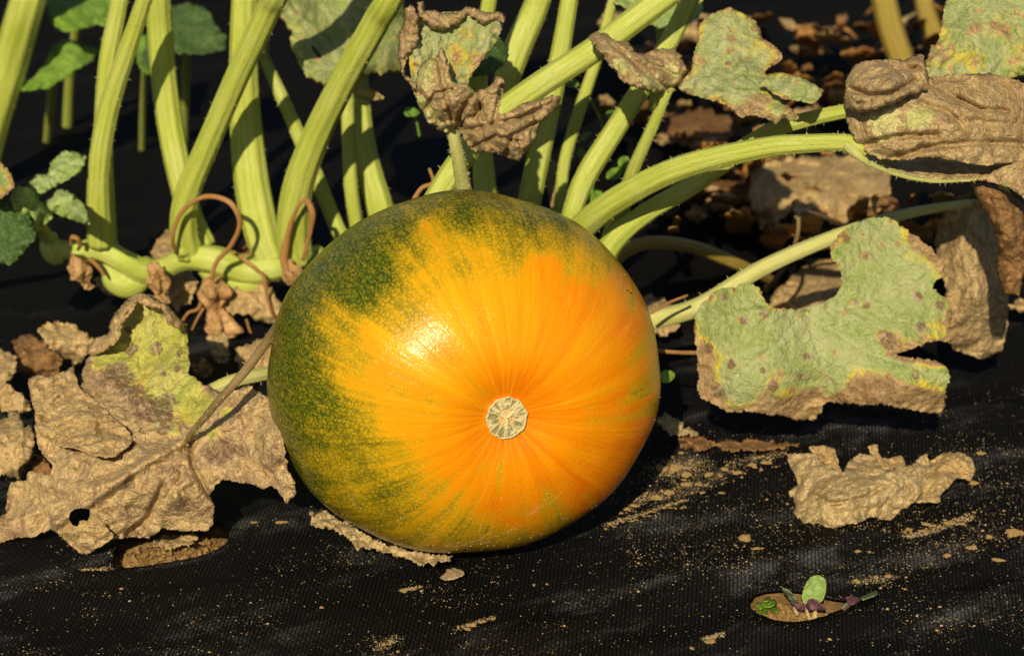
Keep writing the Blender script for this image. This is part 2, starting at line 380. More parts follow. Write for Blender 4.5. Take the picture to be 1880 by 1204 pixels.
    o = build(name, V, F, mat, parent, {'dry': D, 'vein': vv, 'dark': DK}, label=label, kind=kind)
    so_ = o.modifiers.new('thickness', 'SOLIDIFY'); so_.thickness = thick; so_.offset = 0
    return o

def sweep(P3, R, nseg=18, rib=0.05, nrib=7, flat=1.0, wob=0.0):
    """ribbed tube along points"""
    P3 = np.array(P3); n = len(P3); V = []; T = []
    tg = np.gradient(P3, axis=0); tg /= np.linalg.norm(tg, axis=1)[:, None]
    up = np.array([0, -1.0, 0.1]); L = 0
    for i in range(n):
        if i: L += np.linalg.norm(P3[i] - P3[i - 1])
        a = up - tg[i] * up.dot(tg[i]); a /= np.linalg.norm(a); up = a; b = np.cross(tg[i], a)
        for j in range(nseg):
            f = 2 * math.pi * j / nseg
            r = R[i] * (1 + rib * math.cos(nrib * f + 0.6)) * (1 + wob * noise.noise((L * 60, math.cos(f), math.sin(f))))
            V.append(P3[i] + a * math.cos(f) * r * flat + b * math.sin(f) * r)
            T.append((math.cos(f) * 1.6, math.sin(f) * 1.6, L * 6 + P3[0][0] * 9))
    F = [(i * nseg + j, i * nseg + (j + 1) % nseg, (i + 1) * nseg + (j + 1) % nseg, (i + 1) * nseg + j) for i in range(n - 1) for j in range(nseg)]
    F.append(tuple(range(nseg))[::-1]); F.append(tuple((n - 1) * nseg + j for j in range(nseg)))
    return np.array(V), F, np.array(T)
def rise(pts, py=-640):
    """carry a stalk on up to its blade"""
    (x0, y0, Y0, w0), (x1, y1, Y1, w1) = pts[-2:]; t = (py - y1) / (y1 - y0) * 0.8
    return list(pts) + [(x1 + (x1 - x0) * t, py, Y1, w1 * .8)]
def tube(name, pts, mat, parent=None, n=40, nseg=18, rib=0.05, nrib=7, flat=1.0, wob=0.0, bristles=0, blen=0.0024, label=None):
    """pts: (px x, px y, Y, width in px)"""
    c = catmull(pts, n); P3 = [np.array(PY(q[0], q[1], q[2])) for q in c]
    R = [max(0.3, q[3]) / 2 * pxm(Vector(p)) for q, p in zip(c, P3)]
    V, F, T = sweep(P3, R, nseg, rib, nrib, flat, wob)
    o = build(name, V, F, mat, parent, {'tubec': T}, label=label)
    if bristles:
        rng = random.Random(int(pts[0][0])); bv = []; bf = []
        for _ in range(bristles * 3):
            i = rng.randrange(1, n - 1); j = rng.randrange(nseg); p = V[i * nseg + j]; cn = P3[i]
            d = (p - cn); d /= np.linalg.norm(d); tg = P3[i + 1] - P3[i]; tg /= np.linalg.norm(tg)
            s = np.cross(d, tg); L = blen * rng.choice((0.3, 0.4, 0.5, 0.7, 1.1)); b0 = len(bv); w_ = 0.00026
            p = p + (P3[i + 1] - P3[i]) * rng.random() - d * 0.0002
            bv += [p + s * w_, p - s * w_ * 0.5 + tg * w_, p - s * w_ * 0.5 - tg * w_, p + d * L + tg * rng.uniform(-.4, .2) * L]
            bf += [(b0, b0 + 1, b0 + 3), (b0 + 1, b0 + 2, b0 + 3), (b0 + 2, b0, b0 + 3)]
        build('bristles', bv, bf, MAT['bristle'], o, kind='stuff', smooth=False)
    return o

def canopy_blade(parent, p, r, mat, tilt=(0.2, 0.2), seed=0):
    """broad lobed blade carried above the frame on top of a stalk"""
    V = [tuple(p)]; F = []; rings, seg = 9, 60
    for i in range(1, rings + 1):
        for j in range(seg):
            a = 2 * math.pi * j / seg
            lob = 0.80 + 0.20 * abs(math.cos(2.5 * a)) ** 0.7 + 0.04 * noise.noise((a * 6, seed, 0))
            if abs(a - math.pi) < 0.35: lob *= 0.55 + abs(a - math.pi) * 1.2
            t = i / rings; rr = r * t * lob
            dx, dy = rr * math.cos(a), rr * math.sin(a)
            z = 0.25 * rr - 0.9 * rr * rr / r * 0.5 + 0.012 * noise.noise((dx * 25, dy * 25, seed)) * t
            V.append((p[0] + dx, p[1] + dy, p[2] + z + dx * tilt[0] + dy * tilt[1]))
    for j in range(seg): F.append((0, 1 + j, 1 + (j + 1) % seg))
    for i in range(rings - 1):
        for j in range(seg):
            a, b = 1 + i * seg + j, 1 + i * seg + (j + 1) % seg
            F.append((a, a + seg, b + seg, b))
    o = build('leaf_blade', V, F, mat, parent, {'dry': [0.05] * len(V), 'vein': [0] * len(V)})
    md = o.modifiers.new('thickness', 'SOLIDIFY'); md.thickness = 0.0006
    return o

# ------------------------------------------------------------------ ground: soil and the woven sheet
def axis(lo, hi, step, far_lo, far_hi):
    a = list(np.arange(lo, hi + step / 2, step)); s = step; v = hi
    while v < far_hi: s *= 1.22; v += s; a.append(v)
    s = step; v = lo; b = []
    while v > far_lo: s *= 1.22; v -= s; b.append(v)
    return np.array(b[::-1] + a)
def ground_line(px): return [(PZ(x, y).x, PZ(x, y).y) for x, y in px]
HOLE_L = [(208, 1030), (212, 1042), (240, 1044), (300, 1036), (360, 1024), (400, 1010), (420, 990), (418, 972), (400, 960), (360, 955), (300, 962), (240, 985), (212, 1008)]
HOLE_R = [(1378, 1120), (1376, 1106), (1388, 1093), (1420, 1086), (1460, 1086), (1500, 1094), (1540, 1102), (1565, 1106), (1548, 1118), (1520, 1130), (1488, 1140), (1452, 1144), (1420, 1140), (1395, 1130)]
def frayed(pts):
    a = np.array(catmull(list(pts) + [pts[0]], len(pts) * 9))[:-1]
    return np.array([(p[0] + .0011 * noise.noise((p[0] * 260, p[1] * 260, 1)) + .0007 * noise.noise((p[0] * 900, p[1] * 900, 4)), p[1] + .0014 * noise.noise((p[0] * 260, p[1] * 260, 7))) for p in a])
holes = [frayed(ground_line(h)) for h in (HOLE_L, HOLE_R)]
RIDGES = [([(150, 1062), (240, 1056), (330, 1044), (420, 1012), (520, 968), (620, 955)], 0.0050, 0.011),
          ([(1370, 1150), (1450, 1160), (1520, 1140), (1620, 1098), (1760, 1050), (1900, 1000)], 0.0050, 0.010),
          ([(900, 1180), (1060, 1140), (1240, 1085), (1420, 1030), (1600, 985)], 0.0050, 0.016),
          ([(960, 1040), (1100, 1005), (1240, 950), (1420, 890)], 0.0040, 0.014),
          ([(1180, 1200), (1400, 1160), (1640, 1120), (1900, 1080)], 0.0045, 0.014),
          ([(-20, 1080), (200, 1110), (420, 1090), (640, 1060)], 0.0030, 0.016),
          ([(1380, 870), (1600, 800), (1900, 740)], 0.0050, 0.02)]
RG = [(ground_line(l), a, w_) for l, a, w_ in RIDGES]
def height(x, y):
    h = np.zeros(len(x))
    for i in range(len(x)):
        p = Vector((x[i] * 5 - y[i] * 1.5, y[i] * 14 + x[i] * 4, 0))
        h[i] = noise.noise(p) * 0.0042 + noise.noise(p * 2.7) * 0.0014
    for l, a, w_ in RG:
        d = segdist(x, y, l, False); h += a * np.exp(-(d / w_) ** 2)
    dp = np.hypot(x + 0.03, y + 0.09); h *= np.clip((dp - 0.03) / 0.09, 0.15, 1)
    for hp in holes:                       # the sheet lies flat round each cut, its near lip slightly raised
        d = np.where(inpoly(x, y, hp), 0, segdist(x, y, hp)); h = h * (1 - np.exp(-(d / 0.014) ** 2)) + 0.0012 * np.exp(-(d / 0.006) ** 2)
    return h
def sheet(name, xs, ys, hf, mat, cut=False, lift=0.0):
    gx, gy = np.meshgrid(xs, ys); x, y = gx.ravel().copy(), gy.ravel().copy(); nx, ny = len(xs), len(ys)
    fi = np.arange(nx * ny).reshape(ny, nx)
    F = np.stack([fi[:-1, :-1].ravel(), fi[:-1, 1:].ravel(), fi[1:, 1:].ravel(), fi[1:, :-1].ravel()], 1)
    if cut:
        keep = np.ones(len(F), bool); cx, cy = x[F].mean(1), y[F].mean(1)
        for hp in holes:
            ins = inpoly(cx, cy, hp); keep &= ~ins
            bv = np.intersect1d(np.unique(F[ins]), np.unique(F[~ins]))
            for i in bv:
                best = None
                for (ax, ay), (bx, by) in zip(hp, np.roll(hp, -1, 0)):
                    ux, uy = bx - ax, by - ay; t = min(1, max(0, ((x[i] - ax) * ux + (y[i] - ay) * uy) / (ux * ux + uy * uy)))
                    qx, qy = ax + t * ux, ay + t * uy; d = math.hypot(x[i] - qx, y[i] - qy)
                    if best is None or d < best[0]: best = (d, qx, qy)
                x[i], y[i] = best[1], best[2]
        F = F[keep]
    h = hf(x, y) + lift
    used = np.unique(F); mp = np.zeros(len(x), int); mp[used] = np.arange(len(used))
    o = build(name, np.stack([x, y, h], 1)[used], mp[F], mat, kind='structure'); return o
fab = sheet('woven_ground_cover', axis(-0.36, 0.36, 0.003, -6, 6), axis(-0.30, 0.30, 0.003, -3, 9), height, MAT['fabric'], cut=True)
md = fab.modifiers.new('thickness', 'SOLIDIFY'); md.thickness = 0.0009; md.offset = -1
def soil_h(x, y):
    return np.array([noise.fractal((a * 70, b * 70, 1.3), 1, 2, 4) * 0.0018 for a, b in zip(x, y)]) - 0.0105
sheet('ground', axis(-0.28, 0.28, 0.0025, -80, 80), axis(-0.21, 0.0, 0.0025, -80, 80), soil_h, MAT['soil'])
def gz(x, y): return float(height(np.array([x]), np.array([y]))[0])
def on_sheet(px, py):
    p = PZ(px, py)
    for _ in range(3): p = PZ(px, py, gz(p.x, p.y))
    return p

# ------------------------------------------------------------------ the pumpkin
CP = PZ(853, 686, 0.1165); PXM = pxm(CP); R0 = 361 * PXM
axp = (RGT * 0.285 + UPV * -0.275 - FWD * 0.918).normalized()
e1 = axp.cross(Vector((0, 0, 1))).normalized(); e2 = e1.cross(axp).normalized()   # e2 is roughly up
def pump(th, ph):
    s, c = math.sin(th), math.cos(th)
    r = R0 * (abs(s) ** 0.94); z = 0.86 * R0 * (abs(c) ** 0.96) * (1 if c > 0 else -1)
    z -= 0.0110 * math.exp(-(th / 0.21) ** 2) + 0.003 * math.exp(-(th / 0.5) ** 2)
    rib = 0.0050 * math.cos(11 * ph + 0.7) + 0.0030 * math.cos(7 * ph + 2) + 0.0025 * math.cos(3 * ph + 1)
    r *= 1 + rib * min(1, (th / 0.4) ** 2)
    d = e1 * (math.cos(ph) * r) + e2 * (math.sin(ph) * r) + axp * z
    u = d.dot(UPV); d = d + UPV * (u * (0.925 - 1.0))
    # a slightly uneven fruit
    f = 1 + 0.016 * noise.noise(d * 11 + Vector((1, 2, 3))) + 0.0016 * noise.noise(d * 60)
    return CP + d * f
NT_, NP_ = 220, 440
pv = []; pf = []; pol = []
for i in range(NT_ + 1):
    th = math.pi * (i / NT_)
    for j in range(NP_):
        ph = 2 * math.pi * j / NP_
        pv.append(pump(max(th, 0.004), ph)); pol.append((math.cos(ph), math.sin(ph), th))
for i in range(NT_):
    for j in range(NP_):
        a = i * NP_ + j; b = i * NP_ + (j + 1) % NP_
        pf.append((a, a + NP_, b + NP_, b))
pv = np.array(pv); zmin = pv[:, 2].min()
pv[:, 2] = np.maximum(pv[:, 2], 0.0012)          # the fruit settles on its own weight
# where the skin is still green (value at a photo pixel -> nearest point of the fruit)
GREEN = [(860, 360, .9), (760, 380, .8), (650, 440, 1), (580, 520, 1), (540, 600, 1), (510, 680, 1.05), (505, 750, 1), (530, 830, 1), (560, 890, .9), (610, 935, .6),
         (690, 965, .5), (760, 985, .5), (850, 1005, .5), (950, 1005, .4), (1050, 985, .3), (700, 905, .6), (640, 860, .7), (720, 840, .4), (600, 790, .75), (580, 720, .85), (640, 640, .38),
         (615, 590, .5), (650, 540, .95), (700, 480, 1), (740, 430, .8), (790, 420, .42), (850, 400, .85), (900, 430, .7), (880, 470, .35), (940, 450, .6), (980, 400, .85), (1000, 440, .5),
         (1060, 440, .5), (1100, 470, .4), (1150, 540, .3), (1190, 640, .3), (1205, 720, .28), (780, 520, .3), (740, 570, .36), (690, 620, .25), (700, 700, .12), (740, 770, .15), (650, 700, .33),
         (860, 560, .02), (945, 600, 0), (1050, 550, .02), (1100, 700, 0), (945, 775, 0), (1050, 850, 0), (850, 850, .1), (800, 920, .42), (930, 930, .12), (1100, 900, .08), (1000, 500, .05),
         (800, 640, .02), (780, 700, .02), (840, 780, 0), (945, 690, 0), (1020, 700, 0), (1000, 600, 0), (560, 650, .95), (1040, 400, .8), (1150, 820, .1), (1120, 600, .05), (830, 450, .3), (750, 470, .55)]
VV = pv - np.array(CAM); dep = VV @ np.array(FWD)
ppx = 940 + FPX * VV[:, 0] / dep; ppy = 602 - FPX * (VV @ np.array(UPV)) / dep
front = (pv - np.array(CP)) @ np.array(-FWD)
num = np.zeros(len(pv)); den = np.zeros(len(pv))
for gx_, gy_, gv in GREEN:
    wgt = 1 / (((ppx - gx_) ** 2 + (ppy - gy_) ** 2) + 120) ** 1.6
    num += wgt * gv; den += wgt
green = num / den
back = np.clip(-front / 0.04, 0, 1); green = green * (1 - back) + back * 0.8
RED = [(1150, 470, .7), (1120, 560, .6), (1180, 620, .8), (1190, 760, .9), (1150, 860, .8), (1080, 930, .8), (960, 720, .8), (900, 830, .7), (800, 880, .5), (945, 780, .8), (740, 560, .1), (820, 600, .1), (760, 700, .2),
       (860, 520, .2), (700, 660, .3), (650, 620, .5), (1000, 620, .35), (1080, 640, .3), (1100, 760, .45), (940, 560, .3), (1000, 900, .6), (930, 960, .7), (700, 790, .2), (800, 760, .3), (600, 880, .5), (800, 430, .7), (1040, 480, .55), (640, 900, .25)]
num = np.zeros(len(pv)); den = np.zeros(len(pv))
for gx_, gy_, gv in RED:
    wgt = 1 / (((ppx - gx_) ** 2 + (ppy - gy_) ** 2) + 1500) ** 1.4
    num += wgt * gv; den += wgt
red = num / den
k = M('pumpkin_rind')
pc = k.attr('polar', 'Vector'); ga = k.attr('green'); ra = k.attr('red')
sp = k.n('SeparateXYZ', {0: pc})
def streak(fr, tz, det=3):
    cv = k.n('CombineXYZ'); k.put(cv.inputs[0], k.math('MULTIPLY', sp.outputs[0], fr)); k.put(cv.inputs[1], k.math('MULTIPLY', sp.outputs[1], fr)); k.put(cv.inputs[2], k.math('MULTIPLY', sp.outputs[2], tz))
    return k.noise(1.0, det, cv.outputs[0])
st1 = streak(9, 0.8); st2 = streak(30, 2.2); st3 = streak(90, 9, 2)
nb = k.noise(28, 4); nm = k.noise(75, 4)
wv = k.n('VectorMath', operation='ADD'); k.put(wv.inputs[0], k.obj())
nz = k.n('TexNoise'); nz.inputs['Scale'].default_value = 170; nz.inputs['Detail'].default_value = 3; k.put(nz.inputs['Vector'], k.obj())
sc = k.n('VectorMath', operation='SCALE'); k.put(sc.inputs[0], nz.outputs['Color']); sc.inputs['Scale'].default_value = 0.006; k.put(wv.inputs[1], sc.outputs[0])
ve = k.vor(340, 'DISTANCE_TO_EDGE', wv.outputs[0]); ve2 = k.vor(170, 'DISTANCE_TO_EDGE', wv.outputs[0])
net = k.math('MAXIMUM', k.ss(ve, 0.14, 0.03), k.math('MULTIPLY', k.ss(ve2, 0.10, 0.02), 0.8))
r_ = k.math('ADD', ra, k.math('MULTIPLY', k.math('SUBTRACT', st1, 0.5), 1.1))
r_ = k.math('ADD', r_, k.math('MULTIPLY', k.math('SUBTRACT', st2, 0.5), 0.45))
r_ = k.math('ADD', r_, k.math('MULTIPLY', k.math('SUBTRACT', nb, 0.5), 0.25))
col = k.mix(k.ss(r_, -0.05, 0.5), (0.74, 0.375, 0.004), (0.75, 0.262, 0.002))
col = k.mix(k.ss(r_, 0.38, 1.0), col, (0.67, 0.135, 0.001))
g_ = k.math('ADD', ga, k.math('MULTIPLY', k.math('SUBTRACT', nb, 0.5), 0.55))
g_ = k.math('ADD', g_, k.math('MULTIPLY', k.math('SUBTRACT', nm, 0.5), 0.32))
g_ = k.math('ADD', g_, k.math('MULTIPLY', k.math('SUBTRACT', st1, 0.5), 0.85))
g_ = k.math('ADD', g_, k.math('MULTIPLY', k.math('SUBTRACT', st2, 0.5), 0.42))
col = k.mix(k.ss(g_, 0.10, 0.45), col, (0.66, 0.36, 0.006))
yg = k.mix(k.ss(g_, 0.5, 1.1), (0.36, 0.26, 0.008), (0.13, 0.145, 0.008))
col = k.mix(k.ss(g_, 0.16, 0.80), col, yg)
nf = k.math('MULTIPLY', net, k.ss(g_, 0.10, 0.60))
dk = k.mix(k.ss(g_, 0.4, 0.9), (0.13, 0.13, 0.008), (0.022, 0.042, 0.005))
col = k.mix(k.math('MULTIPLY', nf, k.lin(g_, 0.1, 0.9, 0.35, 0.92)), col, dk)
col = k.mix(k.math('MULTIPLY', k.ss(st3, 0.55, 0.75), 0.22), col, (0.86, 0.50, 0.05))
col = k.mix(k.math('MULTIPLY', k.ss(k.vor(300), 0.13, 0.06), k.math('MULTIPLY', k.ss(k.noise(40, 2), 0.5, 0.65), 0.35)), col, (0.75, 0.58, 0.15))
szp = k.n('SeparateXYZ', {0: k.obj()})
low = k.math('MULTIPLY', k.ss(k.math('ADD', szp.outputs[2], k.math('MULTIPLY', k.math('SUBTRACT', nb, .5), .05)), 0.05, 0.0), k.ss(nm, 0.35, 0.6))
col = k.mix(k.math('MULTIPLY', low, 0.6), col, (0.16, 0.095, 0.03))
k.bump(k.math('ADD', k.math('ADD', k.math('MULTIPLY', st1, 0.55), k.math('MULTIPLY', st2, 0.06)), k.math('ADD', k.math('MULTIPLY', net, -0.05), k.math('MULTIPLY', k.noise(420, 2), 0.16))), 0.0011, 0.9)
k.fin(col, k.lin(k.noise(160, 3), 0.3, 0.7, 0.20, 0.28), 0.20)
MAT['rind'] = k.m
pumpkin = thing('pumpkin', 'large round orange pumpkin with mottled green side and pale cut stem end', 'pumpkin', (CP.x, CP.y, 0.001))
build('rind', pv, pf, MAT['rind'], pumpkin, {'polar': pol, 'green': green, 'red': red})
# dried stem scar: low ridged disc in the dimple
pole = Vector(pump(0.004, 0)); srad = 36.5 * PXM
sv = []; sc_ = []; sf = []; NR, NA = 26, 160
def ang(a, b): return abs((a - b + math.pi) % (2 * math.pi) - math.pi)
for i in range(NR + 3):
    for j in range(NA):
        a = 2 * math.pi * j / NA; t = min(1.0, (i + 0.02) / NR)
        rim = 1 + 0.012 * math.cos(10 * a + 1) + 0.06 * noise.noise((math.cos(a) * 4, math.sin(a) * 4, 2)) + 0.03 * noise.noise((math.cos(a) * 9, math.sin(a) * 9, 5))
        r = srad * t * rim
        dd = noise.voronoi(Vector((math.cos(a) * 2.6, math.sin(a) * 2.6, t * 1.1)))[0]; cell = min(1.0, (dd[1] - dd[0]) * 3.0) ** .6; cell_ = abs(math.sin(7.5 * a + 1.9 * noise.noise((math.cos(a) * 3, math.sin(a) * 3, 1)))) ** 0.5
        cell2 = abs(math.sin(13 * a + 2 * t))
        zz = 0.0030 - 0.0011 * cell * (1 if 0.45 < t < 0.96 else 0.25) + 0.0005 * noise.noise((r * math.cos(a) * 700, r * math.sin(a) * 700, 0))
        yv = max(math.exp(-(ang(a, q) * t / 0.10) ** 2) for q in (0.75, 2.5, 4.75)) * (1 - t) ** 0.4
        zz += 0.0011 * yv - 0.0010 * (t < 0.45)
        cc = 0.55 * cell * (0.42 < t < 0.95) - 0.5 * yv
        core = 1 - min(1, max(0, (t - 0.32) / 0.2))
        if i > NR: zz = 0.0012 if i == NR + 1 else -0.004; r *= 1.0
        d = e1 * (math.cos(a) * r) + e2 * (math.sin(a) * r * 1.03) + axp * (zz + 0.0012)
        sv.append(pole + d); sc_.append((cc, core, yv))
for i in range(NR + 2):
    for j in range(NA):
        a = i * NA + j; b = i * NA + (j + 1) % NA; sf.append((a, a + NA, b + NA, b))
k = M('stem_scar'); s3 = k.n('SeparateXYZ', {0: k.attr('cells', 'Vector')}); n1 = k.noise(900, 3)
c = k.mix(k.ss(k.math('ADD', s3.outputs[0], k.math('MULTIPLY', k.math('SUBTRACT', n1, .5), .6)), 0.15, 0.55), (0.58, 0.50, 0.26), (0.24, 0.22, 0.10))
c = k.mix(k.math('MULTIPLY', s3.outputs[1], 0.6), c, (0.60, 0.36, 0.10)); c = k.mix(k.ss(s3.outputs[2], .3, .8), c, (0.66, 0.58, 0.33))
k.bump(n1, 0.0008, 0.8); MAT['scar'] = k.fin(c, 0.75, 0.25)
build('stem_scar', sv, sf, MAT['scar'], pumpkin, {'cells': sc_}, label='pale dried round stem end with radial cells')
# dirt and scratches on the lower skin
def octa(bv, bf, p, r, rng, fl=0.6):
    b0 = len(bv); q = [rng.uniform(0.6, 1.3) * r for _ in range(6)]
    a = rng.uniform(0, 3.14); ca, sa = math.cos(a), math.sin(a)
    for d in ((q[0] * ca, q[0] * sa, 0), (-q[1] * sa, q[1] * ca, 0), (-q[2] * ca, -q[2] * sa, 0), (q[3] * sa, -q[3] * ca, 0), (0, 0, q[4] * fl), (0, 0, -q[5] * fl)):
        bv.append((p[0] + d[0], p[1] + d[1], p[2] + d[2]))
    for i in range(4): bf += [(b0 + i, b0 + (i + 1) % 4, b0 + 4), (b0 + (i + 1) % 4, b0 + i, b0 + 5)]
rng = random.Random(3); bv = []; bf = []
cand = np.where((front > 0.0) & ((ppy > 860) | (ppx > 1130)))[0]
for _ in range(420):
    i = int(rng.choice(cand)); f = min(1, max(0, (ppy[i] - 860) / 140)) + 0.25 * (ppx[i] > 1130)
    if rng.random() < f: octa(bv, bf, pv[i], rng.choice((0.00025, 0.0003, 0.0004, 0.0006)), rng)
for sx0, sy0, sx1, sy1 in ((1030, 905, 985, 940), (1000, 915, 980, 945), (860, 995, 905, 978), (905, 985, 960, 965), (640, 905, 655, 925), (985, 925, 970, 950), (880, 960, 885, 975), (835, 1003, 930, 990)):
    for q in range(26):
        t = q / 25; x_ = sx0 + (sx1 - sx0) * t + 4 * math.sin(t * 5); y_ = sy0 + (sy1 - sy0) * t
        i = int(np.argmin((ppx - x_) ** 2 + (ppy - y_) ** 2 + 1e6 * (front < 0)))
        if rng.random() < .7: octa(bv, bf, pv[i], 0.0004, rng, 0.4)
build('soil_specks', bv, bf, MAT['crumb_pale'], pumpkin, smooth=False, kind='stuff')
for x_, y_ in ((1157, 538), (1020, 403), (1152, 534)):
    i = int(np.argmin((ppx - x_) ** 2 + (ppy - y_) ** 2 + 1e6 * (front < 0))); bv = []; bf = []; octa(bv, bf, pv[i], .0011, rng); build('black_speck', bv, bf, MAT['black'], pumpkin)

# ------------------------------------------------------------------ the vine with its nodes, stalks, tendrils, dead flowers
VY = 0.27
vine = thing('pumpkin_vine', 'thick green vine with upright stalks and orange tendrils beside the pumpkin', 'vine', PZ(300, 560, 0.0))
tube('main_stem', [(84, 448, VY, 34), (108, 458, VY, 36), (145, 460, VY, 34), (185, 458, VY, 44), (225, 478, VY - .004, 42), (262, 497, VY, 46), (300, 492, VY + .006, 36), (345, 474, VY, 44), (395, 478, VY - .004, 50), (450, 496, VY, 52), (510, 492, VY, 44), (590, 470, VY + .02, 42)],
     MAT['stalk_vine'], vine, n=90, nseg=24, rib=0.06, nrib=8, wob=0.05, bristles=120)
tube('stem_node', [(195, 480, VY + .004, 30), (215, 508, VY + .004, 62), (240, 515, VY + .004, 66), (262, 500, VY + .004, 48), (270, 480, VY, 26)], MAT['stalk_vine'], vine, n=30, rib=0.03, wob=0.05)
tube('stem_node', [(375, 488, VY + .004, 36), (405, 510, VY + .004, 54), (440, 518, VY + .004, 54), (480, 508, VY + .004, 40), (510, 492, VY + .004, 26)], MAT['stalk_vine'], vine, n=30, rib=0.03, wob=0.05)
tube('stem_node', [(92, 430, VY, 26), (92, 452, VY, 40), (102, 468, VY, 40), (118, 470, VY, 26)], MAT['stalk_vine'], vine, n=24, rib=0.03, wob=0.05)
tube('stem_node', [(318, 458, VY - .010, 12), (330, 462, VY - .012, 20), (345, 464, VY - .010, 14)], MAT['stalk_vine'], vine, n=16, rib=0.05, wob=0.2)
STALKS = [
    ([(348, 466, .27, 52), (337, 415, .262, 50), (346, 350, .255, 46), (388, 250, .24, 43), (440, 130, .22, 44), (492, 20, .20, 45), (540, -90, .18, 44)], True),
    ([(378, 452, .285, 40), (350, 395, .29, 42), (328, 310, .30, 46), (308, 200, .31, 47), (294, 60, .31, 46), (288, -110, .30, 44)], True),
    ([(500, 478, .275, 52), (482, 430, .28, 64), (462, 330, .29, 64), (450, 200, .30, 56), (448, 60, .30, 50), (455, -120, .30, 46)], True),
    ([(546, 478, .265, 58), (540, 420, .26, 62), (548, 340, .25, 56), (585, 240, .235, 52), (640, 130, .21, 50), (690, 40, .19, 50), (750, -80, .17, 48)], True),
    ([(185, 448, .265, 48), (181, 380, .26, 43), (183, 300, .255, 39), (200, 200, .25, 38), (235, 90, .24, 33), (268, -10, .23, 29), (300, -120, .22, 28)], True),
    ([(200, 450, .285, 32), (196, 370, .29, 30), (190, 250, .30, 34), (198, 120, .30, 34), (216, 20, .30, 32), (240, -120, .30, 30)], True)]
for i, (p, top) in enumerate(STALKS):
    p = rise(p)
    st = tube('leaf_stalk', p, MAT['stalk'], vine, n=60, nseg=44, rib=0.038, nrib=9, bristles=110)
    e = p[-1]
    if i in (0, 3): canopy_blade(st, PY(e[0], e[1], e[2]), (0.10, 0.11, 0.12, 0.10, 0.07, 0.08)[i], MAT['leaf_powder'], (0.1, -0.15), i)
def tend(p, parent=vine, mat='tendril', flat=1.0): return tube('tendril', p, MAT[mat], parent, n=70, nseg=10, rib=0.1, nrib=3, flat=flat, wob=0.25)
a = VY - 0.02
tend([(322, 462, a, 8), (317, 435, a - .01, 8), (335, 388, a - .015, 8), (375, 362, a - .02, 9), (420, 371, a - .03, 9), (440, 408, a - .03, 9), (424, 450, a - .025, 9), (398, 480, a - .02, 8), (387, 512, a - .02, 8)])
tend([(428, 463, a, 7), (455, 482, a - .01, 8), (484, 508, a - .01, 7), (489, 540, a - .01, 6), (498, 570, a - .01, 6), (512, 592, a, 5)])
tend([(522, 492, a - .01, 12), (522, 465, a - .01, 15), (533, 415, a - .015, 9), (548, 378, a - .02, 7), (562, 367, a - .02, 8), (573, 392, a - .02, 12), (570, 425, a - .015, 8), (556, 478, a - .01, 7)], flat=0.5)
tend([(375, 530, a, 10), (365, 565, a, 7), (345, 575, a, 6), (330, 598, a, 5)]); tend([(374, 565, a, 6), (362, 585, a, 5), (352, 606, a, 4)])
tend([(452, 585, a + .02, 5), (460, 610, a + .02, 5), (475, 630, a + .02, 4)])
tend([(165, 475, a, 10), (180, 490, a, 8), (192, 506, a, 5)]); tend([(148, 450, a, 10), (142, 438, a - .005, 9), (132, 436, a - .005, 8), (131, 450, a, 7)])
def flower(pts, seed, mat='dry_dark'):
    f = tube('dried_flower', pts, MAT['dry_flower'], vine, n=60, nseg=40, rib=0.28, nrib=5, wob=0.6)
    m = f.data; c = np.array([v.co for v in m.vertices])
    for v in m.vertices:
        q = v.co * 130 + Vector((seed, 0, 0)); v.co += Vector((noise.noise(q), noise.noise(q + Vector((9, 0, 0))), noise.noise(q + Vector((0, 9, 0))))) * 0.0034 + Vector((noise.noise(q * 3.1), noise.noise(q * 3.1 + Vector((5, 0, 0))), 0)) * 0.0016
    return f
flower([(145, 472, a, 22), (143, 485, a, 38), (148, 500, a, 40), (156, 515, a, 22), (166, 535, a, 8)], 1)
flower([(280, 485, a, 14), (285, 500, a, 30), (290, 520, a, 32), (296, 540, a, 22), (305, 560, a, 14)], 2)
flower([(388, 508, a, 18), (388, 522, a, 44), (392, 545, a, 48), (398, 570, a, 32), (402, 590, a, 40), (404, 606, a, 50), (402, 618, a, 30)], 3)
flower([(528, 480, a - .01, 14), (530, 495, a - .01, 34), (538, 508, a - .01, 30), (530, 522, a - .01, 10)], 4)

# small lobed leaf at the vine tip, left edge of the place
lf = thing('squash_leaf', 'small fresh green lobed leaf at the tip of the vine', 'leaf', PZ(60, 500, 0.0), 'living squash leaves')
tube('leaf_stalk', [(90, 440, VY, 26), (78, 420, VY - .03, 20), (64, 400, VY - .06, 16)], MAT['stalk'], lf, n=20, bristles=20)
leaf('blade', Q(0, 0, 2.867, [(70, 1000), (100, 980), (150, 985), (195, 1015), (205, 1065), (250, 1055), (300, 995), (350, 1005), (405, 1040), (450, 1090), (472, 1145), (470, 1192), (400, 1165), (330, 1140), (285, 1120), (270, 1160), (215, 1200), (180, 1240), (130, 1180), (80, 1120), (50, 1050)]),
     [(20, 350, .17), (70, 380, .20), (160, 400, .16), (60, 430, .19), (110, 360, .22)], MAT['leaf_green'], lf, 3.5, 0.006, 60, 0.001, 2.5, 0.35, 12, curl=0.012, curl_w=22, seed=1, dry=-.1,
     veins=[[(70, 385), (110, 360), (155, 400)], [(70, 385), (60, 420)], [(110, 362), (140, 385)]])
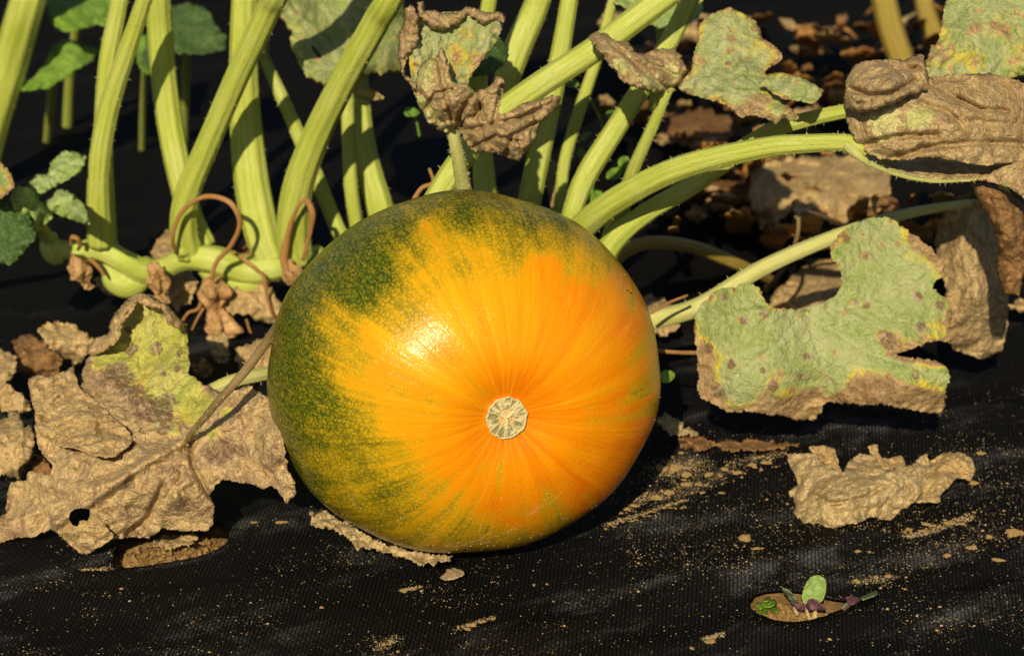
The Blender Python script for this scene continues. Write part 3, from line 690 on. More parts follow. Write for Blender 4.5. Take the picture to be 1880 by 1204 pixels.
leaf('lobe', Q(0, 0, 2.867, [(150, 960), (190, 925), (250, 920), (270, 850), (330, 800), (400, 800), (460, 830), (440, 870), (420, 910), (380, 930), (300, 980), (240, 1000), (200, 1050), (170, 1010)]),
     [(55, 340, .22), (110, 290, .26), (160, 290, .25), (100, 340, .22), (70, 360, .21)], MAT['leaf_green'], lf, 3.5, 0.006, 60, 0.001, 2.5, 0.2, 10, curl=0.008, curl_w=18, seed=2, dry=-.1, veins=[[(65, 350), (105, 315), (155, 292)]])
leaf('lower_lobe', [(-25, 372), (0, 365), (22, 366), (45, 385), (62, 412), (66, 436), (42, 465), (20, 488), (0, 484), (-25, 470)], [(0, 370, .2), (60, 430, .18), (10, 480, .17)], MAT['leaf_deep'], lf, 3.5, 0.005, 50, 0.001, 2.5, 0.1, 10, seed=3)
lf = thing('squash_leaf', 'speckled green and brown leaf tip poking in above the small fresh leaf', 'leaf', PZ(0, 480, 0.0), 'living squash leaves')
leaf('blade', [(-40, 285), (-5, 292), (12, 308), (24, 325), (27, 345), (14, 358), (0, 364), (-40, 370)], [(0, 300, .17), (20, 340, .15), (-30, 360, .17)], MAT['leaf_powder'], lf, 3.5, 0.005, 50, 0.001, 2, 0.5, 14, seed=4, dry=.2)
tube('leaf_stalk', [(-40, 330, .18, 16), (-60, 400, .22, 20), (-70, 480, .3, 24)], MAT['stalk'], lf, n=14)

# ------------------------------------------------------------------ stalks and leaves rising behind the pumpkin
def stalk_thing(label, pts, mat='stalk', bris=80, top=None, grp='stalks rising behind the pumpkin', name='leaf_stalk_plant'):
    t = thing('squash_stalk', label, 'stalk', PY(*pts[0][:3]), grp)
    if top: pts = rise(pts)
    st = tube('leaf_stalk', pts, MAT[mat], t, n=50, nseg=40, rib=0.038, nrib=8, bristles=bris)
    if top: canopy_blade(t, PY(*pts[-1][:3]), top, MAT['leaf_powder'], (0.1, -0.1), len(label))
    return t
stalk_thing('thin kinked green stalk crossing behind the thick bent stalk', [(640, 455, .30, 28), (618, 415, .32, 28), (577, 315, .33, 28), (525, 195, .34, 25), (490, 118, .35, 20), (484, 95, .35, 16), (490, 50, .36, 18)])
stalk_thing('thick light green diagonal stalk passing behind the shrivelled top leaf', [(770, 420, .08, 42), (800, 365, .09, 42), (838, 305, .10, 44), (905, 222, .12, 46), (985, 160, .13, 46), (1090, 92, .14, 46), (1190, 18, .15, 46), (1320, -80, .16, 44)])
stalk_thing('upright green stalk hidden behind the shrivelled top leaf', [(895, 400, .17, 40), (890, 340, .18, 40), (885, 270, .19, 36), (880, 150, .20, 30), (890, 50, .20, 28), (910, -60, .20, 26)])
stalk_thing('tall straight green stalk beside the shrivelled top leaf', [(960, 420, .2, 42), (972, 370, .2, 42), (988, 290, .21, 42), (1010, 190, .22, 40), (1032, 80, .23, 34), (1055, -60, .24, 30)])
stalk_thing('thin green stalk beside the tall straight stalk', [(1020, 430, .22, 20), (1028, 370, .22, 21), (1038, 290, .23, 22), (1068, 190, .24, 22), (1098, 100, .25, 20), (1120, 20, .26, 18), (1140, -60, .26, 18)])
stalk_thing('slanting green stalk under the small mottled leaf', [(1040, 430, .16, 34), (1052, 385, .16, 36), (1075, 325, .17, 40), (1125, 245, .18, 38), (1182, 155, .19, 35), (1235, 65, .20, 34), (1290, -50, .21, 32)])
stalk_thing('broad stalk behind the rim of the shrivelled top leaf', [(900, 260, .25, 36), (925, 165, .26, 44), (950, 90, .27, 50), (985, 10, .28, 46), (1010, -70, .28, 40)])
stalk_thing('green stalk running low behind the arching stalk', [(1085, 520, .10, 44), (1125, 445, .10, 42), (1185, 392, .10, 36), (1275, 338, .10, 34), (1400, 250, .09, 32), (1480, 220, .08, 28), (1575, 200, .07, 26)])
stalk_thing('olive brown withered stalk bending down to the fabric', [(1105, 505, .22, 26), (1145, 462, .22, 26), (1200, 445, .22, 24), (1280, 456, .25, 24), (1370, 492, .28, 22), (1420, 518, .33, 18)], 'stalk_olive', 20)
stalk_thing('blurred thick stalk standing behind the tip of the vine', [(-40, 330, .60, 60), (-8, 200, .58, 66), (20, 110, .57, 66), (52, 0, .55, 64), (80, -90, .55, 60)], grp='far stalks', bris=20)
stalk_thing('yellowish blurred far stalk beside the big brown leaf', [(1690, 210, .75, 50), (1655, 110, .75, 46), (1632, 40, .75, 46), (1615, -40, .75, 44)], 'stalk_olive', 10, grp='far stalks')
stalk_thing('second yellowish blurred stalk curving away among far litter', [(1735, 150, .9, 40), (1720, 80, .9, 36), (1700, 20, .9, 34), (1690, -40, .9, 32)], 'stalk_olive', 10, grp='far stalks')

# mottled top leaf behind the bent stalk
lf = thing('squash_leaf', 'pale mildewed leaf with browned edge behind the thick bent stalk', 'leaf', PY(650, 420, .30), 'living squash leaves')
tube('leaf_stalk', [(655, 420, .3, 26), (645, 350, .3, 26), (640, 260, .31, 25), (638, 170, .32, 24), (640, 120, .32, 20)], MAT['stalk'], lf, n=30, bristles=50)
leaf('blade', [(495, -40), (505, 0), (515, 32), (538, 62), (530, 76), (545, 108), (562, 142), (590, 156), (632, 150), (670, 138), (700, 137), (737, 132), (748, 60), (742, 0), (722, -40)],
     [(500, 0, .30), (560, 140, .27), (640, 150, .28), (740, 130, .34), (740, 0, .36), (640, -30, .36), (620, 60, .32)], MAT['leaf_powder'], lf, 4.5, 0.005, 26, 0.0008, 3, 0.36, 16, curl=0.01, curl_w=24, seed=5, dry=.03,
     veins=[[(640, 120), (590, 70), (520, 5)], [(640, 120), (640, 40), (640, -40)], [(640, 120), (690, 60), (740, 0)]], holes=[[(570, 82), (576, 84), (588, 98), (592, 108), (584, 106), (574, 94)]])
leaf('curled_edge', [(648, 163), (665, 158), (690, 168), (708, 180), (700, 186), (675, 184), (655, 178)], [(648, 163, .27), (708, 180, .24), (675, 186, .26)], MAT['leaf_powder'], lf, 3.5, 0.002, 60, .0006, 1.2, .5, 10, dry=.2, seed=6)
stalk_thing('stout green stalk behind the pale mildewed leaf', [(708, 430, .33, 50), (695, 375, .33, 50), (676, 300, .34, 42), (664, 210, .35, 34), (660, 100, .36, 30), (662, 0, .36, 28), (665, -60, .36, 28)])
lf = thing('squash_leaf', 'shaded grey green leaf behind the rim of the shrivelled top leaf', 'leaf', PY(900, 260, .22), 'living squash leaves')
leaf('blade', [(800, 60), (860, 50), (910, 62), (935, 90), (930, 118), (905, 135), (870, 142), (820, 140)], [(800, 60, .17), (935, 90, .2), (860, 140, .15)], MAT['leaf_deep'], lf, 4, .004, 40, .0008, 2.5, seed=7)
tube('leaf_stalk', [(868, 130, .17, 12), (872, 200, .20, 18), (880, 270, .22, 20)], MAT['stalk'], lf, n=16)
lf = thing('squash_leaf', 'green leaf edge hanging over the top of the diagonal stalk', 'leaf', PY(1250, 60, .25), 'living squash leaves')
leaf('blade', [(1120, -40), (1125, 5), (1150, 15), (1185, 40), (1215, 55), (1250, 50), (1285, 30), (1300, -40)], [(1120, 0, .24), (1215, 55, .22), (1290, 20, .26), (1200, -30, .28)], MAT['leaf_green'], lf, 4.5, .004, 40, .0008, 2.5, .2, 14, seed=8)
tube('leaf_stalk', [(1200, 0, .26, 14), (1215, 80, .28, 18), (1200, 200, .3, 20)], MAT['stalk'], lf, n=16)

# shrivelled leaf standing right above the pumpkin
Z2 = lambda p: Q(600, 0, 2.867, p)
lf = thing('squash_leaf', 'shrivelled half brown leaf curled like a cup just above the pumpkin', 'leaf', PY(855, 380, .07), 'withered squash leaves')
tube('leaf_stalk', [(858, 390, .07, 30), (851, 345, .06, 28), (842, 295, .05, 25), (834, 255, .045, 22), (832, 235, .045, 16)], MAT['stalk_pale'], lf, n=24, bristles=70)
leaf('blade', Z2([(450, 90), (500, 60), (600, 70), (700, 60), (800, 60), (925, 85), (925, 150), (890, 235), (810, 330), (745, 425), (740, 470), (690, 520), (600, 600), (520, 620), (450, 470), (430, 300), (440, 160)]),
     [(760, 30, .075), (840, 25, .085), (920, 35, .07), (900, 90, .06), (860, 145, .05), (770, 200, .05), (755, 100, .06), (830, 90, .075)], MAT['leaf_spotted'], lf, 3.5, .004, 45, .001, 2, .25, 14, dry=.12, seed=9,
     blobs=[(840, 95, 16, .4), (855, 60, 14, .4), (875, 110, 18, .35), (800, 130, 20, .4), (880, 130, 12, .5), (900, 70, 14, .3), (835, 115, 10, .4)], veins=[[(833, 235), (815, 150), (800, 60)], [(833, 235), (870, 120), (915, 45)], [(833, 235), (780, 160), (760, 80)]])
leaf('curled_rim', Z2([(478, 8), (512, 14), (515, 62), (560, 48), (600, 75), (660, 72), (700, 68), (722, 36), (765, 44), (850, 70), (900, 60), (938, 88), (930, 122), (885, 102), (830, 134), (772, 96), (738, 74), (712, 110), (690, 128), (600, 158), (550, 152), (520, 120), (480, 90)]),
     [(768, 5, .070), (785, 45, .060), (845, 20, .076), (860, 30, .070), (920, 35, .064), (800, 52, .062)], MAT['dry_grey'], lf, 3, .004, 70, .0014, 2.2, 0, 10, dry=.75, seed=10, curl=.008, curl_w=10)
leaf('curled_rim', Z2([(410, 48), (440, 25), (468, 62), (490, 92), (482, 130), (484, 200), (460, 260), (425, 300), (405, 370), (440, 425), (478, 450), (460, 472), (400, 405), (374, 300), (380, 180), (412, 112)]),
     [(745, 15, .065), (735, 60, .060), (735, 120, .052), (762, 160, .045), (765, 50, .052)], MAT['dry_grey'], lf, 3, .004, 60, .0014, 2.2, 0, 10, dry=.72, seed=11, curl=.008, curl_w=14)
leaf('folded_lobe', Z2([(598, 250), (618, 270), (640, 340), (662, 430), (730, 438), (780, 480), (800, 540), (792, 600), (720, 632), (700, 672), (645, 705), (590, 685), (530, 640), (488, 570), (466, 480), (478, 380), (530, 310), (580, 305)]),
     [(808, 90, .03), (770, 150, .025), (810, 180, .005), (860, 190, .012), (800, 230, .02), (870, 205, .015), (830, 160, .012), (845, 240, .03)], MAT['dry_grey'], lf, 3, .005, 55, .0015, 2, 0, 10, dry=.62, seed=12, folds=[([(832, 245), (800, 215), (775, 175)], .010, 5), ([(835, 240), (822, 190), (806, 110)], .012, 5), ([(838, 235), (850, 200), (868, 175)], .010, 5), ([(780, 200), (800, 170), (830, 165)], .009, 4)], curl=.009, curl_w=16,
     blobs=[(778, 140, 16, -.35), (790, 215, 14, -.35), (815, 232, 16, -.3), (775, 190, 10, -.3)], veins=[[(830, 240), (815, 180), (808, 100)], [(830, 240), (785, 190), (775, 150)]])
leaf('dry_lobe', Z2([(770, 500), (820, 470), (870, 450), (890, 398), (915, 405), (938, 425), (930, 480), (905, 560), (912, 612), (960, 590), (1050, 540), (1150, 522), (1190, 500), (1232, 515), (1215, 570), (1160, 612), (1112, 660), (1100, 730), (1052, 790), (1010, 850), (950, 832), (890, 802), (780, 802), (740, 762), (700, 690), (720, 640)]),
     [(845, 240, .03), (880, 200, .02), (915, 150, .035), (920, 215, .006), (960, 195, .02), (1025, 180, .05), (985, 240, .02), (950, 290, .01), (890, 270, .015), (920, 250, .0)], MAT['dry_grey'], lf, 3, .0065, 48, .0016, 2.2, 0, 10, dry=.85, seed=13, folds=[([(850, 240), (905, 228), (920, 160)], .009, 5), ([(905, 228), (960, 215), (1010, 190)], .010, 5), ([(870, 270), (910, 250), (960, 262)], .009, 4), ([(930, 285), (940, 250), (985, 225)], .008, 4), ([(880, 190), (890, 220)], .010, 4)], curl=.006, curl_w=14,
     veins=[[(840, 240), (905, 225), (1020, 182)], [(905, 225), (915, 150)], [(905, 225), (945, 285)]])

# small mottled leaf to its right: curled brown half, green lobed half
Z3 = lambda p: Q(1240, 0, 2.867, p)
lf = thing('squash_leaf', 'small mottled green leaf with one half curled up brown on thin stalk', 'leaf', PY(1120, 470, .12), 'withered squash leaves')
tube('leaf_stalk', [(1105, 500, .13, 40), (1128, 430, .12, 42), (1142, 380, .115, 30), (1162, 315, .10, 25), (1196, 238, .09, 22), (1222, 178, .085, 18), (1232, 160, .085, 14)], MAT['stalk'], lf, n=40, bristles=90)
leaf('curled_half', Z2([(1378, 190), (1410, 172), (1482, 180), (1500, 207), (1570, 226), (1592, 220), (1620, 270), (1670, 292), (1730, 258), (1785, 260), (1830, 255), (1860, 290), (1895, 370), (1880, 405), (1860, 440), (1800, 485), (1750, 492), (1690, 482), (1610, 455), (1560, 432), (1500, 360), (1450, 290), (1390, 232)]),
     [(1085, 65, .10), (1120, 80, .075), (1160, 110, .06), (1150, 75, .085), (1205, 105, .09), (1200, 150, .05), (1255, 120, .08), (1225, 165, .075)], MAT['dry_grey'], lf, 3, .005, 60, .0014, 2.2, .1, 10, dry=.6, seed=14, folds=[([(1225, 162), (1190, 140), (1160, 110), (1120, 80)], .009, 4), ([(1240, 140), (1215, 125), (1190, 120)], .008, 4)], curl=.008, curl_w=14,
     blobs=[(1135, 120, 14, -.35), (1200, 160, 20, -.3), (1240, 130, 10, -.3)], veins=[[(1232, 160), (1180, 140), (1110, 80)]])
leaf('blade', Z3([(10, 455), (45, 410), (80, 370), (100, 290), (125, 200), (120, 140), (160, 90), (220, 60), (290, 43), (350, 70), (420, 108), (440, 150), (460, 205), (520, 240), (567, 290), (545, 330), (480, 370), (470, 395), (540, 385), (620, 398), (680, 415), (730, 455), (777, 475), (765, 515), (710, 552), (650, 530), (580, 520), (592, 560), (655, 620), (635, 642), (560, 620), (540, 652), (480, 625), (400, 605), (345, 622), (290, 570), (210, 530), (120, 512), (40, 490)]),
     [(1250, 160, .085), (1290, 60, .11), (1340, 20, .12), (1430, 100, .10), (1400, 130, .085), (1505, 165, .05), (1460, 215, .03), (1360, 212, .04), (1350, 150, .07)], MAT['leaf_spotted'], lf, 3.2, .004, 55, .0009, 2, .42, 14, dry=.12, seed=15,
     blobs=[(1345, 65, 22, .3), (1380, 90, 25, .25), (1340, 95, 12, .35), (1400, 195, 28, .5), (1370, 205, 20, .4), (1425, 110, 20, .3), (1495, 170, 14, .4), (1450, 200, 14, .2)],
     veins=[[(1240, 160), (1310, 120), (1340, 30)], [(1240, 160), (1330, 140), (1425, 100)], [(1240, 160), (1380, 150), (1490, 165)], [(1250, 165), (1350, 175), (1440, 210)]])
leaf('lobe_fold', Z3([(480, 400), (540, 383), (620, 398), (700, 425), (777, 475), (765, 515), (712, 552), (650, 530), (560, 520), (500, 480), (440, 440)]), [(1410, 140, .06), (1470, 140, .05), (1508, 168, .045), (1440, 178, .035)], MAT['leaf_spotted'], lf, 3.2, .003, 60, .0008, 1.5, .4, 12, dry=.08, seed=16)

# big grey-brown drooping leaf at the right, on its arching stalk
lf = thing('squash_leaf', 'large grey brown folded dead leaf at the end of the arching stalk', 'leaf', PY(1060, 450, .10), 'withered squash leaves')
tube('leaf_stalk', [(1035, 470, .10, 46), (1062, 425, .09, 48), (1130, 368, .07, 48), (1250, 308, .045, 44), (1400, 272, .02, 38), (1480, 264, .01, 34), (1552, 262, .0, 31), (1572, 268, -.004, 26), (1590, 284, -.006, 14)], MAT['stalk_pale'] if False else MAT['stalk'], lf, n=60, nseg=40, rib=0.038, nrib=8, bristles=160)
leaf('blade', Z3([(890, 560), (980, 560), (1070, 550), (1150, 520), (1230, 480), (1300, 440), (1345, 408), (1420, 395), (1530, 393), (1640, 388), (1740, 405), (1835, 440), (2000, 460), (2000, 960), (1900, 900), (1835, 866), (1790, 852), (1640, 872), (1540, 862), (1420, 842), (1300, 832), (1200, 843), (1090, 842), (1020, 812), (960, 765), (920, 690), (895, 620)]),
     [(1555, 210, .0), (1575, 260, -.012), (1640, 240, -.03), (1620, 290, -.015), (1700, 290, -.02), (1720, 140, .02), (1800, 150, .015), (1880, 170, .02), (1800, 290, -.02), (1880, 300, 0), (1920, 240, .01), (1740, 215, -.02)], MAT['dry_grey'], lf, 4, .006, 26, .0016, 2, 0, 10, dry=.8, seed=17, folds=[([(1580, 270), (1650, 250), (1720, 250)], .008, 6), ([(1640, 290), (1720, 268), (1800, 262), (1880, 265)], .009, 6), ([(1760, 180), (1800, 200), (1850, 205)], .009, 5), ([(1690, 190), (1740, 205), (1770, 235)], .008, 5)],
     blobs=[(1625, 235, 26, -.75), (1690, 215, 22, -.7), (1640, 205, 16, -.5), (1610, 285, 10, -.3)], veins=[[(1556, 262), (1640, 280), (1760, 285), (1880, 300)], [(1556, 255), (1660, 240), (1800, 225)], [(1556, 250), (1640, 200), (1740, 150)]],
     pleat=lambda x, y: .006 * np.exp(-((y - (150 + (x - 1700) * .55)) / 7) ** 2) * ((x > 1700) & (x < 1815)) + .004 * np.exp(-((y - (222 + (x - 1780) * .1)) / 8) ** 2) * (x > 1740))
tube('midrib', [(1552, 262, .0, 28), (1574, 284, -.010, 16), (1602, 304, -.010, 10), (1660, 324, -.006, 8), (1720, 333, -.008, 7), (1790, 330, -.006, 4)], MAT['stalk_pale'], lf, n=40, nseg=14, bristles=70)
leaf('rolled_lobe', Z3([(902, 400), (940, 345), (1000, 320), (1130, 313), (1210, 320), (1250, 293), (1302, 282), (1308, 330), (1338, 420), (1322, 474), (1230, 500), (1150, 545), (1070, 575), (980, 590), (920, 585), (884, 580), (888, 500)]),
     [(1550, 195, -.02), (1560, 140, -.022), (1640, 108, .0), (1690, 100, .0), (1705, 150, -.015), (1640, 150, -.045), (1600, 200, -.045), (1660, 185, -.035)], MAT['dry_grey'], lf, 3.5, .006, 34, .0016, 1.8, 0, 10, dry=.9, seed=18, folds=[([(1565, 165), (1595, 176), (1640, 172), (1680, 150)], .013, 6), ([(1600, 140), (1640, 128), (1690, 125)], .009, 5), ([(1575, 190), (1620, 185)], .008, 4), ([(1615, 155), (1630, 140)], .009, 4)], curl=.008, curl_w=14)
fl = leaf('under_fold', Z3([(930, 690), (1000, 790), (1050, 825), (1200, 838), (1420, 832), (1640, 866), (1800, 850), (1640, 935), (1540, 955), (1380, 960), (1230, 935), (1120, 892), (1010, 840), (940, 790)]),
     [(1570, 270, .0), (1620, 300, .012), (1700, 310, .015), (1800, 305, .012), (1720, 332, -.005), (1640, 315, .0)], MAT['dry_grey'], lf, 3.5, .003, 30, .001, 1.5, -.55, 10, dry=.78, seed=19)
leaf('drooping_tip', Z3([(1560, 945), (1660, 905), (1790, 850), (1900, 870), (2000, 900), (2000, 1075), (1840, 1047), (1760, 988), (1650, 957)]),
     [(1790, 330, -.0), (1880, 310, -.01), (1880, 360, -.02), (1840, 335, -.012)], MAT['dry_grey'], lf, 3.5, .005, 40, .0014, 1.8, 0, 10, dry=.85, seed=20)
leaf('hanging_strip', [(1782, 335), (1815, 338), (1850, 352), (1885, 380), (1900, 430), (1884, 480), (1878, 515), (1872, 543), (1845, 541), (1830, 500), (1832, 440), (1818, 400), (1796, 372)],
     [(1790, 340, .01), (1860, 380, .0), (1890, 430, .02), (1860, 540, .0), (1832, 450, .015), (1850, 440, -.005)], MAT['dry_dark'], lf, 3.5, .006, 50, .0014, 2, 0, 10, dry=.85, seed=21, curl=.008, curl_w=16)
# green leaf over it, top right corner
lf = thing('squash_leaf', 'green leaf with yellow and brown blotches behind the large grey brown leaf', 'leaf', PY(1800, 420, .15), 'living squash leaves')
leaf('blade', Z3([(1440, -90), (1428, -20), (1410, 80), (1390, 190), (1372, 250), (1342, 232), (1330, 280), (1316, 330), (1335, 425), (1450, 440), (1600, 430), (1700, 430), (1840, 400), (1980, 360), (1980, -90)]),
     [(1700, 130, .05), (1740, 0, .09), (1880, 0, .08), (1880, 130, .05), (1790, 60, .06)], MAT['leaf_spotted'], lf, 4, .005, 40, .0009, 2, .25, 16, dry=.12, seed=22,
     blobs=[(1745, 95, 26, .3), (1790, 50, 16, .45), (1850, 60, 30, .45), (1790, 110, 20, .35), (1720, 110, 16, .3), (1870, 110, 20, .3)], veins=[[(1800, 150), (1790, 60), (1770, -30)], [(1800, 150), (1870, 60)]])
tube('leaf_stalk', [(1810, 140, .07, 18), (1830, 240, .10, 20), (1842, 340, .10, 20), (1852, 430, .11, 20)], MAT['stalk'], lf, n=20)

# ------------------------------------------------------------------ right: flat mildewed leaf, hanging dead leaf
Z6 = lambda p: Q(1200, 380, 2.737, p)
lf = thing('squash_leaf', 'broad flat mildewed green leaf with brown yellow edges beside the pumpkin', 'leaf', PZ(1500, 800, 0.0), 'living squash leaves')
L1 = Z6([(205, 590), (200, 560), (225, 510), (280, 450), (300, 425), (355, 405), (420, 400), (460, 380), (510, 390), (535, 420), (560, 465), (590, 500), (650, 510), (720, 520), (790, 500), (850, 485), (910, 450), (945, 400), (940, 330), (910, 270), (885, 240), (900, 190), (940, 130), (990, 100), (1040, 75), (1100, 55), (1180, 50), (1220, 75), (1270, 110), (1300, 140), (1350, 170), (1400, 210), (1440, 260), (1465, 310), (1460, 350), (1410, 380), (1400, 400), (1440, 440), (1475, 460), (1495, 500), (1500, 570), (1480, 620), (1490, 690), (1440, 670), (1380, 680), (1310, 710), (1220, 735), (1250, 755), (1330, 760), (1400, 770), (1460, 795), (1490, 830), (1480, 880), (1465, 950), (1465, 1010), (1440, 1040), (1390, 1030), (1300, 1020), (1200, 1000), (1140, 985), (1050, 1000), (1000, 985), (930, 990), (860, 980), (845, 1020), (800, 1070), (720, 1070), (650, 1050), (560, 1040), (450, 1025), (370, 1030), (300, 990), (235, 960), (220, 920), (225, 850), (222, 760), (210, 670), (198, 610)])
B = [(x, y, r, v) for (x, y), r, v in zip(Z6([(300, 1000), (560, 980), (700, 1010), (800, 960), (1000, 930), (1100, 900), (1200, 930), (1300, 950), (1420, 980), (1250, 700), (1150, 660), (1330, 470), (1320, 180), (1420, 300), (250, 700), (260, 820), (300, 760), (420, 560), (555, 540), (600, 890), (770, 750), (1060, 240), (960, 150), (400, 420), (1430, 570), (1400, 780), (300, 450), (620, 850), (420, 800), (250, 900)]),
     (26, 30, 34, 26, 26, 34, 34, 36, 30, 34, 24, 12, 26, 22, 20, 22, 16, 7, 12, 9, 9, 7, 14, 10, 22, 18, 12, 16, 12, 28), (.5, .5, .6, .5, .55, .65, .6, .6, .6, .4, .35, .4, .4, .35, .4, .5, .4, .5, .45, .5, .45, .55, .35, .45, .3, .2, .3, .3, .3, .5))]
leaf('blade', L1, [(1280, 580, .03), (1390, 540, .01), (1290, 720, .0), (1480, 600, .02), (1500, 765, .02), (1600, 640, .01), (1560, 440, .06), (1640, 420, .075), (1730, 500, .05), (1740, 620, .03), (1735, 700, .0), (1730, 755, .012), (1640, 718, -.008), (1560, 740, .006), (1440, 725, -.004), (1450, 768, .010), (1380, 700, -.01)], MAT['leaf_powder'], lf, 2.8, .0019, 38, .0006, 3.0, .12, 9, dry=.02, seed=23, thick=.0004, darks=[(1330, 545, 9, 1.05), (1365, 590, 9, 1.05), (1402, 575, 10, 1.05), (1320, 720, 15, 0.95), (1300, 640, 11, 0.95), (1345, 670, 11, 0.95), (1420, 710, 10, 1.05), (1480, 655, 9, 1.05), (1470, 690, 9, 0.95), (1590, 560, 8, 1.05), (1685, 545, 11, 1.05), (1690, 600, 11, 0.95), (1585, 470, 9, 1.00), (1555, 440, 10, 0.95), (1630, 625, 21, 0.90), (1680, 690, 11, 0.95), (1725, 560, 11, 0.95), (1400, 680, 8, 0.95), (1570, 555, 6, 1.05)], blobs=B,
     lines=[(Z6([(235, 960), (370, 1030), (560, 1040), (720, 1070), (845, 1020)]), 19, .6), (Z6([(930, 990), (1060, 990), (1200, 990), (1440, 1030)]), 21, .55), (Z6([(200, 600), (220, 760), (225, 900)]), 14, .45), (Z6([(1150, 650), (1250, 712), (1380, 682), (1490, 690)]), 13, .45), (Z6([(1290, 140), (1440, 260), (1465, 310)]), 17, .45), (Z6([(1475, 460), (1500, 570), (1480, 690)]), 12, .4), (Z6([(1230, 750), (1330, 762), (1460, 795)]), 9, .45), (Z6([(885, 240), (940, 130)]), 9, .4), (Z6([(535, 420), (590, 500), (650, 510)]), 8, .45), (Z6([(280, 450), (300, 425)]), 9, .4)],
     veins=[[(1480, 575), (1420, 640), (1310, 720)], [(1480, 575), (1500, 640), (1540, 740)], [(1480, 575), (1580, 560), (1730, 480)], [(1480, 575), (1560, 500), (1630, 405)], [(1480, 575), (1600, 650), (1730, 690)], [(1480, 575), (1390, 570), (1300, 590)]], vein_d=.0012)
tube('leaf_stalk', [(1482, 578, .028, 14), (1500, 600, .06, 18), (1510, 640, .12, 20), (1440, 640, .22, 20)], MAT['stalk_pale'], lf, n=24, nseg=14)

lf = thing('squash_leaf', 'dead brown leaf hanging limp from a long pale stalk beside the flat leaf', 'leaf', PZ(1200, 620, 0.0), 'withered squash leaves')
tube('leaf_stalk', [(1150, 610, .10, 36), (1200, 588, .10, 36), (1285, 562, .11, 34), (1400, 492, .12, 30), (1540, 432, .13, 26), (1660, 394, .14, 20), (1760, 376, .14, 16), (1800, 374, .14, 14)], MAT['stalk_pale'], lf, n=60, nseg=22, bristles=60)
leaf('blade', [(1735, 390), (1780, 368), (1830, 378), (1852, 430), (1852, 520), (1850, 600), (1840, 645), (1806, 660), (1780, 652), (1750, 642), (1733, 600), (1738, 560), (1735, 520), (1722, 480), (1715, 440)],
     [(1780, 372, .14), (1720, 440, .16), (1850, 430, .16), (1840, 640, .15), (1750, 640, .13), (1790, 540, .11), (1800, 440, .12)], MAT['dry_grey'], lf, 3.5, .007, 34, .0014, 2, 0, 10, dry=.9, seed=26, veins=[[(1795, 375), (1790, 500), (1800, 650)], [(1795, 375), (1750, 480), (1745, 600)]])

# ------------------------------------------------------------------ left: big half-yellow dead leaf lying against the pumpkin
lf = thing('squash_leaf', 'big crumpled tan dead leaf with yellow top leaning against the pumpkin\'s green side', 'leaf', PZ(150, 1010, 0.0), 'withered squash leaves')
L2 = [(262, 538), (285, 545), (300, 560), (318, 588), (343, 600), (345, 640), (350, 670), (345, 685), (375, 705), (410, 722), (440, 715), (455, 706), (470, 715), (495, 732), (510, 770), (520, 812), (528, 860), (541, 888), (544, 905), (527, 925), (512, 902), (500, 890), (480, 897), (465, 889), (440, 885), (410, 880), (395, 890), (386, 910), (393, 932), (391, 962), (380, 972), (340, 975), (300, 970), (275, 986), (240, 985), (205, 990), (185, 1000), (160, 1017), (145, 1014), (120, 990), (95, 970), (60, 985), (30, 986), (0, 996), (-40, 992), (-40, 955), (10, 945), (15, 900), (20, 885), (50, 880), (52, 865), (65, 865), (92, 872), (96, 855), (70, 820), (65, 790), (66, 760), (55, 720), (52, 698), (65, 688), (85, 692), (105, 688), (125, 680), (135, 670), (138, 700), (145, 716), (151, 700), (150, 680), (165, 655), (185, 630), (200, 615), (205, 590), (215, 570), (240, 545)]
def pl2(x, y):
    v = np.zeros(len(x))
    for line, d, w_ in (([(345, 805), (250, 860), (170, 920), (100, 960)], -.008, 9), ([(345, 805), (330, 880), (270, 960), (250, 985)], .006, 7), ([(350, 810), (352, 850), (385, 910)], .010, 6), ([(300, 890), (270, 950), (235, 980)], .009, 6),
                        ([(120, 815), (165, 825), (205, 838), (240, 815)], .010, 7), ([(345, 800), (230, 720), (170, 670)], -.004, 14), ([(430, 820), (470, 850), (500, 870)], .006, 6), ([(60, 880), (140, 900), (220, 880)], -.006, 14), ([(192, 790), (195, 830)], .010, 4)):
        v += d * np.exp(-(segdist(x, y, line, False) / w_) ** 2)
    return v
L2D = [(262, 540, .03), (345, 600, .02), (345, 690, -.03), (340, 800, -.075), (420, 740, -.07), (515, 800, -.125), (540, 900, -.135), (450, 870, -.115), (390, 960, -.100), (260, 970, -.098), (150, 1010, -.100), (0, 985, -.085), (60, 700, .0), (70, 800, -.05), (200, 900, -.11), (150, 700, -.0), (200, 620, .03), (300, 880, -.115), (200, 780, -.055), (20, 900, -.055)]
f2 = tps(L2D)
def on2(pts): return [(x_, y_, float(f2(np.array([x_]), np.array([y_]))[0]) - d_) for x_, y_, d_ in pts]
